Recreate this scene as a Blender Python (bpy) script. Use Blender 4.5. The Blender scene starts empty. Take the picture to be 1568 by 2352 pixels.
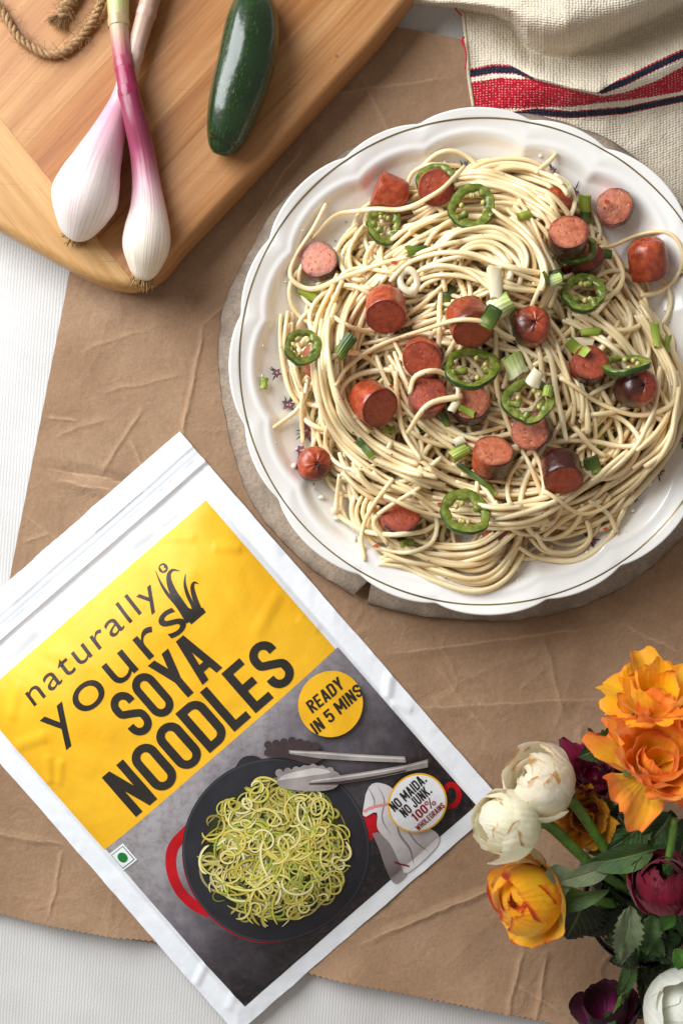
import bpy, bmesh, math, random
import numpy as np
from mathutils import Vector, Matrix

# ------------------------------------------------------------------ camera, light, exposure
SC = bpy.context.scene
H = 0.62                 # camera height above the table (m)
S = 0.000232             # metres per layout unit at table level; the layout is 1568 x 2352 units
CX, CY = 784.0, 1176.0

cam_d = bpy.data.cameras.new('camera')
cam = bpy.data.objects.new('camera', cam_d)
SC.collection.objects.link(cam)
cam.location = (0, 0, H)
cam_d.sensor_fit = 'VERTICAL'
cam_d.sensor_height = 36.0
cam_d.lens = 36.0 * H / (2352 * S)
cam_d.clip_start = 0.01
cam_d.clip_end = 20.0
cam_d.dof.use_dof = True
cam_d.dof.focus_distance = H - 0.035
cam_d.dof.aperture_fstop = 9.0
SC.camera = cam

world = bpy.data.worlds.new('World')
SC.world = world
world.use_nodes = True
wb = world.node_tree.nodes['Background']
wb.inputs['Color'].default_value = (1.0, 0.93, 0.86, 1)
wb.inputs['Strength'].default_value = 0.30

def area_lamp(name, loc, target, sx, sy, power, color):
    d = bpy.data.lights.new(name, 'AREA')
    d.shape = 'RECTANGLE'; d.size = sx; d.size_y = sy
    d.energy = power; d.color = color
    o = bpy.data.objects.new(name, d)
    SC.collection.objects.link(o)
    o.location = loc
    o.rotation_euler = (Vector(target) - Vector(loc)).to_track_quat('-Z', 'Y').to_euler()
    return o
area_lamp('window_light', (-0.66, 0.52, 0.58), (-0.04, 0.01, 0.0), 0.78, 0.85, 20.0, (0.95, 0.98, 1.0))

SC.view_settings.view_transform = 'Standard'
SC.view_settings.look = 'None'
SC.view_settings.gamma = 1.0
SC.view_settings.exposure = 0.0
SC.view_settings.use_curve_mapping = False
SC.render.engine = 'CYCLES'
SC.cycles.use_denoising = True
SC.cycles.max_bounces = 7
SC.cycles.diffuse_bounces = 4
SC.cycles.glossy_bounces = 3
SC.cycles.transmission_bounces = 6
SC.cycles.sample_clamp_indirect = 4.0
SC.cycles.caustics_refractive = False
SC.cycles.caustics_reflective = False

# ------------------------------------------------------------------ helpers
rng = np.random.default_rng(7)
random.seed(7)
def P(x, y, z=0.0):
    """world point at height z that lies under layout point x, y"""
    k = S * (H - z) / H
    return np.array([(x - CX) * k, (CY - y) * k, z])
def D(n, z=0.0):
    return n * S * (H - z) / H

def lin(hexs):
    hexs = hexs.lstrip('#')
    out = []
    for i in (0, 2, 4):
        v = int(hexs[i:i + 2], 16) / 255
        out.append(v / 12.92 if v <= 0.04045 else ((v + 0.055) / 1.055) ** 2.4)
    return (out[0], out[1], out[2], 1.0)

WLOC = {}
def wloc(o):
    return WLOC.get(o.name, np.zeros(3)) if o is not None else np.zeros(3)
def tag(o, label=None, cat=None, group=None, kind=None):
    if label: o['label'] = label
    if cat: o['category'] = cat
    if group: o['group'] = group
    if kind: o['kind'] = kind
    return o
def thing(name, loc, label, cat, group=None):
    o = bpy.data.objects.new(name, None)
    o.empty_display_size = 0.01
    SC.collection.objects.link(o)
    o.location = [float(v) for v in loc]
    WLOC[o.name] = np.array(loc, float)
    return tag(o, label, cat, group)
def mesh(name, V, F, mat, parent=None, smooth=True, loc=None, col=None, autosmooth=None):
    """one mesh object; V are world coordinates"""
    V = np.asarray(V, float)
    pl = wloc(parent)
    base = np.array(loc, float) if loc is not None else pl
    me = bpy.data.meshes.new(name)
    me.from_pydata((V - base).tolist(), [], [tuple(int(i) for i in f) for f in F])
    if col is not None:
        at = me.color_attributes.new('Col', 'FLOAT_COLOR', 'POINT')
        c = np.ones((len(V), 4), np.float32)
        c[:, :np.asarray(col).shape[1]] = col
        at.data.foreach_set('color', c.ravel())
    me.materials.append(mat)
    if smooth:
        me.shade_smooth()
        if autosmooth:
            me.set_sharp_from_angle(angle=math.radians(autosmooth))
    o = bpy.data.objects.new(name, me)
    SC.collection.objects.link(o)
    if parent is not None: o.parent = parent
    o.location = [float(v) for v in (base - pl)]
    WLOC[o.name] = base
    return o
def join(parts):
    V, F, n = [], [], 0
    for v, f in parts:
        V.append(np.asarray(v, float)); F += [tuple(i + n for i in q) for q in f]; n += len(v)
    return np.concatenate(V), F

def grid_faces(nu, nv, wrap_u=False, wrap_v=False, off=0):
    F = []
    for j in range(nv if wrap_v else nv - 1):
        for i in range(nu if wrap_u else nu - 1):
            a = j * nu + i; b = j * nu + (i + 1) % nu
            c = ((j + 1) % nv) * nu + (i + 1) % nu; d = ((j + 1) % nv) * nu + i
            F.append((a + off, b + off, c + off, d + off))
    return F
def spline(pts, n):
    """Catmull-Rom through pts, n samples evenly spaced by length"""
    p = np.asarray(pts, float)
    p = np.vstack([2 * p[0] - p[1], p, 2 * p[-1] - p[-2]])
    out = []
    m = 24
    for i in range(1, len(p) - 2):
        t = np.linspace(0, 1, m, endpoint=False)[:, None]
        a, b, c, d = p[i - 1], p[i], p[i + 1], p[i + 2]
        out.append(0.5 * (2 * b + (c - a) * t + (2 * a - 5 * b + 4 * c - d) * t ** 2 + (3 * b - a - 3 * c + d) * t ** 3))
    q = np.vstack(out + [p[-2][None]])
    L = np.concatenate([[0], np.cumsum(np.linalg.norm(np.diff(q, axis=0), axis=1))])
    s = np.linspace(0, L[-1], n)
    return np.stack([np.interp(s, L, q[:, k]) for k in range(q.shape[1])], 1)
def frames(path):
    path = np.asarray(path, float)
    T = np.gradient(path, axis=0)
    T /= np.linalg.norm(T, axis=1)[:, None] + 1e-12
    up = np.array([0, 0, 1.0]) if abs(T[0][2]) < 0.9 else np.array([1.0, 0, 0])
    N = np.zeros_like(path)
    n = up - T[0] * up.dot(T[0]); n /= np.linalg.norm(n)
    for i in range(len(path)):
        n = n - T[i] * n.dot(T[i]); n /= np.linalg.norm(n) + 1e-12
        N[i] = n
    return T, N, np.cross(T, N)
def tube(path, rad, seg=8, caps=True, wob=None):
    path = np.asarray(path, float); n = len(path)
    rad = np.broadcast_to(np.asarray(rad, float), (n,))
    T, N, B = frames(path)
    a = np.linspace(0, 2 * np.pi, seg, endpoint=False)
    R = rad[:, None] * np.ones(seg)
    if wob is not None: R = R * wob
    V = path[:, None, :] + R[:, :, None] * (np.cos(a)[None, :, None] * N[:, None, :] + np.sin(a)[None, :, None] * B[:, None, :])
    V = V.reshape(-1, 3)
    F = grid_faces(seg, n, wrap_u=True)
    if caps:
        F.append(tuple(range(seg - 1, -1, -1)))
        F.append(tuple(range((n - 1) * seg, n * seg)))
    return V, F
def vnoise(x, y, seed=0):
    """smooth 2D value noise, vectorised, 0..1"""
    x = np.asarray(x, float); y = np.asarray(y, float)
    xi = np.floor(x).astype(np.int64); yi = np.floor(y).astype(np.int64)
    fx = x - xi; fy = y - yi
    fx = fx * fx * (3 - 2 * fx); fy = fy * fy * (3 - 2 * fy)
    def h(a, b):
        n = (a * 374761393 + b * 668265263 + seed * 974634777) & 0x7fffffff
        n = ((n ^ (n >> 13)) * 1274126177) & 0x7fffffff
        return ((n ^ (n >> 16)) & 0xffff) / 65535.0
    return (h(xi, yi) * (1 - fx) + h(xi + 1, yi) * fx) * (1 - fy) + (h(xi, yi + 1) * (1 - fx) + h(xi + 1, yi + 1) * fx) * fy
def fbm(x, y, seed=0, o=4):
    s = 0; a = 0.5
    for k in range(o):
        s = s + a * vnoise(np.asarray(x) * 2 ** k, np.asarray(y) * 2 ** k, seed + k); a *= 0.5
    return s
def sstep(a, b, x):
    t = np.clip((np.asarray(x, float) - a) / (b - a), 0, 1)
    return t * t * (3 - 2 * t)
def seg_dist(x, y, a, b):
    ax, ay = a; bx, by = b
    dx, dy = bx - ax, by - ay
    t = np.clip(((x - ax) * dx + (y - ay) * dy) / (dx * dx + dy * dy), 0, 1)
    return np.hypot(x - ax - t * dx, y - ay - t * dy), t

# ------------------------------------------------------------------ materials
class NT:
    def __init__(s, name):
        s.m = bpy.data.materials.new(name); s.m.use_nodes = True
        s.t = s.m.node_tree; s.n = s.t.nodes; s.l = s.t.links
        s.b = s.n['Principled BSDF']; s.out = s.n['Material Output']
        s._c = None
    def node(s, t, **kw):
        nd = s.n.new(t)
        for k, v in kw.items(): setattr(nd, k, v)
        return nd
    def link(s, a, b): s.l.new(a, b)
    def coords(s, scale=(1, 1, 1), rot=0.0, rand=True):
        tc = s.node('ShaderNodeTexCoord'); mp = s.node('ShaderNodeMapping')
        mp.inputs['Scale'].default_value = scale
        mp.inputs['Rotation'].default_value = (0, 0, rot)
        if rand:
            oi = s.node('ShaderNodeObjectInfo'); mu = s.node('ShaderNodeMath', operation='MULTIPLY')
            mu.inputs[1].default_value = 37.0
            s.link(oi.outputs['Random'], mu.inputs[0]); s.link(mu.outputs[0], mp.inputs['Location'])
        s.link(tc.outputs['Object'], mp.inputs['Vector'])
        return mp.outputs['Vector']
    def noise(s, vec, scale, detail=4, rough=0.55, dist=0.0):
        nd = s.node('ShaderNodeTexNoise')
        nd.inputs['Scale'].default_value = scale; nd.inputs['Detail'].default_value = detail
        nd.inputs['Roughness'].default_value = rough; nd.inputs['Distortion'].default_value = dist
        s.link(vec, nd.inputs['Vector'])
        return nd.outputs['Fac']
    def ramp(s, fac, stops, interp='LINEAR'):
        nd = s.node('ShaderNodeValToRGB'); cr = nd.color_ramp; cr.interpolation = interp
        while len(cr.elements) < len(stops): cr.elements.new(0.5)
        for e, (p, c) in zip(cr.elements, stops):
            e.position = p; e.color = c if len(c) == 4 else (*c, 1)
        s.link(fac, nd.inputs['Fac'])
        return nd.outputs['Color']
    def mix(s, fac, a, b, mode='MIX'):
        nd = s.node('ShaderNodeMix', data_type='RGBA', blend_type=mode)
        for k, v in ((0, fac), (6, a), (7, b)):
            if hasattr(v, 'is_linked') or hasattr(v, 'links'): s.link(v, nd.inputs[k])
            else: nd.inputs[k].default_value = v
        return nd.outputs[2]
    def math(s, op, a, b=None, clamp=False):
        nd = s.node('ShaderNodeMath', operation=op, use_clamp=clamp)
        for k, v in ((0, a), (1, b)):
            if v is None: continue
            if hasattr(v, 'links'): s.link(v, nd.inputs[k])
            else: nd.inputs[k].default_value = v
        return nd.outputs[0]
    def attr(s, name='Col'):
        a = s.node('ShaderNodeAttribute', attribute_name=name)
        return a.outputs['Color']
    def sep(s, col):
        a = s.node('ShaderNodeSeparateColor'); s.link(col, a.inputs[0])
        return a.outputs[0], a.outputs[1], a.outputs[2]
    def bump(s, height, strength=0.3, dist=0.001, normal=None):
        nd = s.node('ShaderNodeBump')
        nd.inputs['Strength'].default_value = strength; nd.inputs['Distance'].default_value = dist
        s.link(height, nd.inputs['Height'])
        if normal is not None: s.link(normal, nd.inputs['Normal'])
        s.link(nd.outputs['Normal'], s.b.inputs['Normal'])
        return nd.outputs['Normal']
    def color(s, v):
        if hasattr(v, 'links'): s.link(v, s.b.inputs['Base Color'])
        else: s.b.inputs['Base Color'].default_value = v
    def set(s, **kw):
        names = dict(rough='Roughness', metal='Metallic', spec='Specular IOR Level', sss='Subsurface Weight',
                     coat='Coat Weight', coatr='Coat Roughness', trans='Transmission Weight', ior='IOR', sheen='Sheen Weight')
        for k, v in kw.items():
            i = s.b.inputs[names[k]]
            if hasattr(v, 'links'): s.link(v, i)
            else: i.default_value = v
        if 'sss' in kw:
            s.b.inputs['Subsurface Radius'].default_value = (1.0, 0.5, 0.25)
            s.b.inputs['Subsurface Scale'].default_value = 0.0015
        return s
def simple(name, c1, c2=None, scale=120, rough=0.5, bump=0.0, bscale=600, bdist=0.0005, lo=0.35, hi=0.65, **kw):
    t = NT(name)
    c1 = lin(c1) if isinstance(c1, str) else c1
    if c2 is not None or bump: v = t.coords()
    if c2 is not None:
        c2 = lin(c2) if isinstance(c2, str) else c2
        t.color(t.ramp(t.noise(v, scale), [(lo, c1), (hi, c2)]))
    else: t.color(c1)
    t.set(rough=rough, **kw)
    if bump: t.bump(t.noise(v, bscale), bump, bdist)
    return t.m
# ------------------------------------------------------------------ setting: table and cloth
def m_cloth():
    t = NT('cloth_white_ribbed')
    v = t.coords(rand=False)
    w = t.node('ShaderNodeTexWave', wave_type='BANDS', bands_direction='X')
    mp = t.node('ShaderNodeMapping'); mp.inputs['Rotation'].default_value = (0, 0, math.radians(4))
    t.link(v, mp.inputs['Vector']); t.link(mp.outputs[0], w.inputs['Vector'])
    w.inputs['Scale'].default_value = 190; w.inputs['Distortion'].default_value = 2.2; w.inputs['Detail'].default_value = 3; w.inputs['Detail Scale'].default_value = 3
    w2 = t.node('ShaderNodeTexWave', wave_type='BANDS', bands_direction='DIAGONAL')
    t.link(v, w2.inputs['Vector']); w2.inputs['Scale'].default_value = 330; w2.inputs['Distortion'].default_value = 1.0
    n = t.noise(v, 22, 5); n2 = t.noise(v, 900, 2)
    base = t.ramp(n, [(0.3, lin('#cfccca')), (0.6, lin('#dbd9d7'))])
    base = t.mix(t.math('MULTIPLY', w.outputs['Fac'], 0.10), base, lin('#c3bfbb'))
    t.color(base)
    h = t.math('ADD', t.math('MULTIPLY', w.outputs['Fac'], -1.0), t.math('MULTIPLY', n2, 0.5))
    h = t.math('ADD', h, t.math('MULTIPLY', w2.outputs['Fac'], 0.35))
    t.bump(h, 0.28, 0.0004)
    t.set(rough=0.95, spec=0.15, sheen=0.15)
    return t.m
table = mesh('table_top', [P(-1400, -1200, -0.012), P(2900, -1200, -0.012), P(2900, 3600, -0.012), P(-1400, 3600, -0.012)], [(3, 2, 1, 0)],
             simple('table_wood', '#6b5138', '#5a422c', 30, 0.6), smooth=False)
tag(table, 'wooden table top under the white cloth', 'table', kind='structure')
nu, nv = 150, 180
gx, gy = np.meshgrid(np.linspace(-1350, 2850, nu), np.linspace(-1150, 3550, nv))
gz = 0.004 * (fbm(gx / 330, gy / 420, 5, 3) - 0.5) - 0.0025
V = np.stack([(gx - CX) * S, (CY - gy) * S, gz], -1).reshape(-1, 3)
cl = mesh('tablecloth', V, [f[::-1] for f in grid_faces(nu, nv)], m_cloth(), loc=(0, 0, -0.01))
tag(cl, 'white finely ribbed cloth spread over the table beneath everything', 'tablecloth')

# ------------------------------------------------------------------ kraft paper bag
def m_kraft():
    t = NT('kraft_paper')
    v = t.coords(rand=False)
    n = t.noise(v, 18, 6, 0.6); f = t.noise(v, 520, 4, 0.7)
    c = t.ramp(n, [(0.3, lin('#937358')), (0.55, lin('#a48468')), (0.75, lin('#b19277'))])
    c = t.mix(t.math('MULTIPLY', t.ramp(f, [(0.35, (0, 0, 0)), (0.7, (1, 1, 1))]), 0.35), c, lin('#775c46'))
    vo = t.node('ShaderNodeTexVoronoi'); t.link(v, vo.inputs['Vector']); vo.inputs['Scale'].default_value = 170
    sp = t.ramp(vo.outputs['Distance'], [(0.03, (1, 1, 1)), (0.07, (0, 0, 0))])
    c = t.mix(t.math('MULTIPLY', sp, 0.5), c, lin('#6d4d33'))
    # pale worn lines where the sheet has been folded (stored with the sheet)
    r, g, b = t.sep(t.attr())
    c = t.mix(t.math('MULTIPLY', r, 0.55), c, lin('#d6b592'))
    t.color(c)
    h = t.math('ADD', t.math('MULTIPLY', n, 0.4), t.math('MULTIPLY', f, 0.25))
    h = t.math('ADD', h, t.math('MULTIPLY', t.noise(v, 60, 5, 0.6, 0.8), 1.0))
    for sc_, am in ((11, 1.6), (27, .9)):
        nn = t.node('ShaderNodeTexNoise'); nn.inputs['Scale'].default_value = sc_ * .8; t.link(v, nn.inputs['Vector'])
        mv = t.node('ShaderNodeMix', data_type='VECTOR'); mv.inputs[0].default_value = .06; t.link(v, mv.inputs[4]); t.link(nn.outputs['Color'], mv.inputs[5])
        vr = t.node('ShaderNodeTexVoronoi', feature='DISTANCE_TO_EDGE'); vr.inputs['Scale'].default_value = sc_; t.link(mv.outputs[1], vr.inputs['Vector'])
        rg = t.ramp(vr.outputs['Distance'], [(0.0, (1, 1, 1)), (.10, (0, 0, 0))])
        msk = t.ramp(t.noise(v, sc_ * .9, 2), [(.45, (0, 0, 0)), (.65, (1, 1, 1))])
        h = t.math('ADD', h, t.math('MULTIPLY', t.math('MULTIPLY', rg, msk), am * .5))
    t.bump(h, 0.55, 0.0016)
    t.set(rough=0.8, spec=0.25)
    return t.m
KRAFT = m_kraft()
ang = math.radians(11.0)          # the sheet is turned a little on the table
pu = np.array([math.cos(ang), math.sin(ang)]); pv = np.array([-math.sin(ang), math.cos(ang)])
O = np.array([296.0, -52.0])      # its top left corner
CREASE = [((470, 745), (395, 1110), 1.0, 7), ((325, 940), (235, 1090), 0.7, 7), ((115, 1075), (420, 1130), -1.6, 26),
          ((140, 1100), (410, 1160), 1.5, 22), ((470, 745), (520, 700), .5, 6), ((200, 800), (330, 760), .4, 8),
          ((240, 900), (420, 860), .5, 9), ((130, 1000), (250, 960), .5, 10), ((-40, 1900), (160, 1935), .7, 12),
          ((145, 1950), (120, 2090), 1.0, 7), ((820, 2160), (1240, 1990), 1.1, 14), ((1150, 2340), (1195, 2170), .9, 9),
          ((1220, 2330), (1250, 2180), .9, 9), ((1280, 2310), (1180, 2250), .6, 8), ((560, 540), (700, 330), .7, 18),
          ((620, 240), (1040, 180), .6, 20), ((800, 130), (900, 330), .5, 16), ((890, 1500), (1350, 1440), .8, 22),
          ((930, 1620), (1400, 1600), .7, 25), ((1330, 1660), (1320, 1760), .7, 14), ((1000, 1530), (1130, 1700), .5, 20),
          ((60, 1180), (240, 1330), .5, 9), ((300, 1010), (330, 1080), .7, 8), ((60, 1240), (120, 1225), .8, 6), ((110, 960), (180, 968), .8, 5),
          ((640, 480), (900, 300), .5, 24), ((1240, 1460), (1290, 1640), .6, 12), ((1420, 1430), (1560, 1500), .7, 14)]
def paper_z(x, y):
    x = np.asarray(x, float); y = np.asarray(y, float)
    z = 0.0025 * (fbm(x / 210, y / 210, 21, 3) - 0.45)
    wob_x = x + 12 * (fbm(x / 40, y / 40, 3, 2) - .5); wob_y = y + 12 * (fbm(x / 40, y / 40, 4, 2) - .5)
    pale = np.zeros_like(z)
    for a, b, hh, w in CREASE:
        d, t = seg_dist(wob_x, wob_y, a, b)
        fade = np.clip(np.minimum(t, 1 - t) * 5 + 0.25, 0, 1)
        z = z + 0.00095 * hh * fade * np.clip(1 - d / w, 0, 1) ** 1.1
        pale = np.maximum(pale, fade * np.clip(1 - d / 3.0, 0, 1) * min(1, abs(hh)))
    return z, pale
def paper_sheet(length, width, lift, tooth_seed, dz, v0=0.0, fine=True):
    nu, nv = (480, 560) if fine else (480, 40)
    uu = np.linspace(0, width, nu); ww = np.linspace(0, 1, nv) if fine else np.linspace(0.85, 1, nv)
    U, W = np.meshgrid(uu, ww)
    tooth = 5.0 * (np.abs(((U + 3 * tooth_seed) / 13.5) % 1.0 - 0.5) * 2 - .5) * (0.6 + 0.8 * fbm(U / 30, U * 0, tooth_seed, 2)) + 10 * (fbm(U / 160, U * 0 + 9, tooth_seed, 3) - .5)
    Vv = v0 + W * (length - v0) + tooth * (W > 0.999)
    X = O[0] + U * pu[0] + Vv * pv[0]; Y = O[1] + U * pu[1] + Vv * pv[1]
    z, pale = paper_z(X, Y)
    e = np.clip((Vv - (length - 170)) / 170, 0, 1)
    z = 0.0032 + z + dz + e ** 2 * (lift * (0.25 + 1.3 * fbm(U / 160, U * 0 + 3, 77 + tooth_seed, 2)))
    # held flat where the packet lies on it
    pu_ = .754 * (X + 205) - .657 * (Y - 1526); pv_ = .657 * (X + 205) + .754 * (Y - 1526)
    ins = sstep(-60, 20, np.minimum(np.minimum(pu_, 816 - pu_), np.minimum(pv_, 1137 - pv_)))
    z = z * (1 - ins) + np.minimum(z, .0036 + dz) * ins
    z = np.maximum(z, 0.0012 + dz)
    V = np.stack([(X - CX) * S, (CY - Y) * S, z], -1).reshape(-1, 3)
    col = np.stack([pale, pale, pale], -1).reshape(-1, 3)
    return V, [f[::-1] for f in grid_faces(nu, nv)], col
bag = thing('paper_bag', P(784, 1100, 0.001), 'crumpled brown kraft paper bag with a saw-toothed edge lying flat under the plate and packet', 'paper bag')
V, F, C = paper_sheet(2158, 1850, 0.006, 1, 0.0006)
mesh('front_sheet', V, F, KRAFT, bag, col=C)
V, F, C = paper_sheet(2166, 1850, 0.0012, 6, -0.0016, fine=False)
mesh('back_sheet', V, F, KRAFT, bag, col=C)

# ------------------------------------------------------------------ round wood slab under the plate
def m_slab(side=False):
    t = NT('slab_bark' if side else 'slab_wood')
    v = t.coords(rand=False)
    n = t.noise(v, 30, 6, 0.65); f = t.noise(v, 700, 5, 0.75); g = t.noise(v, 170, 4)
    if side:
        c = t.ramp(f, [(0.35, lin('#3a2c22')), (0.65, lin('#8a6f55'))])
    else:
        c = t.ramp(n, [(0.3, lin('#998c80')), (0.5, lin('#b8a898')), (0.7, lin('#cfbba4'))])
        c = t.mix(t.math('MULTIPLY', t.ramp(f, [(0.42, (0, 0, 0)), (0.62, (1, 1, 1))]), 0.4), c, lin('#7d6752'))
        c = t.mix(t.math('MULTIPLY', t.ramp(g, [(0.55, (0, 0, 0)), (0.75, (1, 1, 1))]), 0.5), c, lin('#8b7968'))
        r, gg, b = t.sep(t.attr())
        c = t.mix(t.math('MULTIPLY', r, 0.8), c, lin('#4a3b2e'))
    t.color(c)
    t.bump(t.math('ADD', f, t.math('MULTIPLY', g, .7)), 0.7, 0.0009)
    t.set(rough=0.92, spec=0.15)
    return t.m
SLAB_Z = 0.013
slab_pts = [(790, 345), (640, 465), (563, 590), (515, 690), (500, 810), (512, 935), (548, 1080), (600, 1185), (700, 1292), (838, 1382),
            (960, 1415), (1130, 1428), (1300, 1405), (1460, 1330), (1600, 1200), (1690, 1030), (1700, 850), (1660, 640), (1560, 460), (1420, 330), (1250, 265), (1100, 255), (940, 280)]
sp = spline(slab_pts + slab_pts[:1], 420)[:-1]
cen = np.array([1100, 840.0])
ns = len(sp)
th = np.arctan2(sp[:, 1] - cen[1], sp[:, 0] - cen[0])
rr = np.hypot(sp[:, 0] - cen[0], sp[:, 1] - cen[1]) + 9 * (fbm(th * 14, th * 0, 2, 3) - .5)
crack_t = math.atan2(1362 - cen[1], 836 - cen[0])
dth = np.abs((th - crack_t + np.pi) % (2 * np.pi) - np.pi)
rr_c = rr - 60 * np.clip(1 - dth / 0.021, 0, 1) ** 0.6
slab = thing('wood_slab', P(cen[0], cen[1], 0.004), 'round rough-sawn wooden slab with a crack in its rim under the plate', 'wood slab')
ringsd = [(0.0, SLAB_Z), (0.35, SLAB_Z), (0.6, SLAB_Z), (0.75, SLAB_Z), (0.84, SLAB_Z), (0.88, SLAB_Z), (0.91, SLAB_Z), (0.94, SLAB_Z), (0.965, SLAB_Z), (0.985, SLAB_Z - .0001), (0.996, SLAB_Z - 0.0006), (1.0, SLAB_Z - 0.0018)]
VV = []; CC = []
for k, (f, z) in enumerate(ringsd):
    R = rr * f if f < 0.89 else np.minimum(rr * f, rr_c - (1 - f) * 300 * (dth < 0.03))
    x = cen[0] + np.cos(th) * R; y = cen[1] + np.sin(th) * R
    kk = S * (H - SLAB_Z) / H
    zz = np.full(ns, z) + (0.0006 * (fbm(x / 25, y / 25, 8, 3) - .5) if 0 < f < .99 else 0)
    VV.append(np.stack([(x - CX) * kk, (CY - y) * kk, zz], 1))
    CC.append(np.repeat((np.clip((f - 0.94) / .06, 0, 1) ** 2 * (0.2 + 1.1 * fbm(th * 22, th * 0 + 4, 12, 3)))[:, None] if f > .94 else np.zeros((ns, 1)), 3, 1))
V = np.concatenate(VV); mesh('sawn_face', V, [f for f in grid_faces(ns, len(ringsd), wrap_u=True)], m_slab(), slab, col=np.concatenate(CC), autosmooth=50)
VV = []
for f, z in [(1.0, SLAB_Z - 0.0018), (1.004, SLAB_Z * .6 + 0.002), (1.0, 0.0075), (0.985, 0.0042)]:
    R = rr_c * f + 4 * (fbm(th * 30, th * 0 + z * 900, 4, 3) - .5) * (f != 1.0)
    x = cen[0] + np.cos(th) * R; y = cen[1] + np.sin(th) * R
    VV.append(np.stack([(x - CX) * kk, (CY - y) * kk, np.full(ns, z)], 1))
mesh('bark_rim', np.concatenate(VV), grid_faces(ns, 4, wrap_u=True), m_slab(True), slab)
# ------------------------------------------------------------------ plate
PC = (1110.0, 829.0)
RIM_Z = SLAB_Z + 0.024
KP = S * (H - RIM_Z) / H
PCW = P(PC[0], PC[1], RIM_Z)
PZ0 = SLAB_Z + 0.0008
NTH = 720
pth = np.linspace(0, 2 * np.pi, NTH, endpoint=False)      # clockwise from up, as seen in the picture
def scallop(th):
    """eight wide bracket lobes (26 degrees) between eight narrow ones (19 degrees); 0 at a notch, 1 on a lobe"""
    d = np.degrees(th) % 360
    p = (d - (-15)) % 45
    wide = p < 26
    q = np.where(wide, p / 26, (p - 26) / 19)
    s = np.abs(np.sin(np.pi * q)) ** 0.62
    return s * np.where(wide, 1.0, 0.62)
def smooth_per(a, w):
    k = np.exp(-np.linspace(-2, 2, 2 * w + 1) ** 2); k /= k.sum()
    return np.convolve(np.concatenate([a[-w:], a, a[:w]]), k, 'valid')
sc = smooth_per(scallop(pth), 4)
sce = smooth_per(scallop(pth), 4)
r_out = 565 + 19 * sc
r_emb = 492 + 24 * sce
def plate_profile(f):
    """height above the plate's foot for r/R"""
    return np.interp(f, [0, .60, .70, .78, .86, .92, .97, 1.0], [0.0030, 0.0030, 0.0040, 0.0085, 0.0145, 0.0190, 0.0222, 0.0234])
rs = np.concatenate([np.linspace(0.02, .7, 12), np.linspace(.72, .985, 90), [0.992, 0.997]])
VV = []
def plate_z(f, i=slice(None)):
    R = f * r_out
    z = plate_profile(f)
    e = sstep(-9, 9, R - r_emb)          # embossed bracket line
    e2 = np.exp(-((R - r_emb - 15) / 11.0) ** 2)
    z = z - 0.0017 * (1 - e) * sstep(.72, .8, f) + 0.0012 * e2
    w = sc * sstep(0.86, 1.0, f)
    return z - 0.0022 * (1 - sc) * sstep(0.93, 1.0, f)
for f in rs:
    z = plate_z(np.full(NTH, f)); R = f * r_out * KP
    VV.append(np.stack([PCW[0] + np.sin(pth) * R, PCW[1] + np.cos(pth) * R, PZ0 + z], 1))
zt = plate_z(np.full(NTH, 0.997))
for dr, dz in [(3.0, -.0003), (4.5, -.0012), (3.5, -.0022), (-2, -.0029)]:
    R = (r_out + dr - 3) * KP
    VV.append(np.stack([PCW[0] + np.sin(pth) * R, PCW[1] + np.cos(pth) * R, PZ0 + zt + dz], 1))
for f, z in [(.9, .0125), (.75, .003), (.62, 0.0002), (.55, 0.0), (.5, .0008), (0.02, .0008)]:
    R = f * 575 * KP
    VV.append(np.stack([PCW[0] + np.sin(pth) * R, PCW[1] + np.cos(pth) * R, np.full(NTH, PZ0 + z)], 1))
nr = len(VV)
F = [f[::-1] for f in grid_faces(NTH, nr, wrap_u=True)]
V = np.concatenate(VV)
V = np.vstack([V, [[PCW[0], PCW[1], PZ0 + .003]]]); ci = len(V) - 1
F += [((i + 1) % NTH, i, ci) for i in range(NTH)]
t = NT('porcelain')
t.color(lin('#f0eeea')); v = t.coords(rand=False); t.set(rough=t.math('ADD', t.math('MULTIPLY', t.noise(v, 60, 5, .7), .22), .06), spec=0.5, coat=0.4, coatr=0.06); t.bump(t.noise(v, 25, 3), .06, .002)
PORC = t.m
plate = thing('plate', (PCW[0], PCW[1], PZ0), 'white scalloped porcelain plate with a thin gold line and purple flower sprigs, piled with noodles', 'plate')
mesh('plate_body', V, F, PORC, plate)
def plate_height(x, y):
    """world z of the plate's upper face at world x, y (smooth lobes ignored)"""
    r = np.hypot(np.asarray(x) - PCW[0], np.asarray(y) - PCW[1]) / (576 * KP)
    return PZ0 + plate_profile(np.clip(r, 0, 1))
# gold line
t = NT('gold_line')
v = t.coords(rand=False); t.color(t.ramp(t.noise(v, 40), [(.35, lin('#6f5c34')), (.65, lin('#9c8550'))])); t.set(rough=0.3, metal=0.5)
wid = 1.7 * (0.65 + 0.7 * fbm(np.sin(pth) * 4 + 5, np.cos(pth) * 4 + 5, 3, 3))
VV = []
for sgn in (-1, 1):
    R = 560.5 + sgn * wid
    f = R / r_out
    VV.append(np.stack([PCW[0] + np.sin(pth) * R * KP, PCW[1] + np.cos(pth) * R * KP, PZ0 + plate_z(f) + 0.00018], 1))
mesh('gold_line', np.concatenate(VV), [f[::-1] for f in grid_faces(NTH, 2, wrap_u=True)], t.m, plate)
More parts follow.
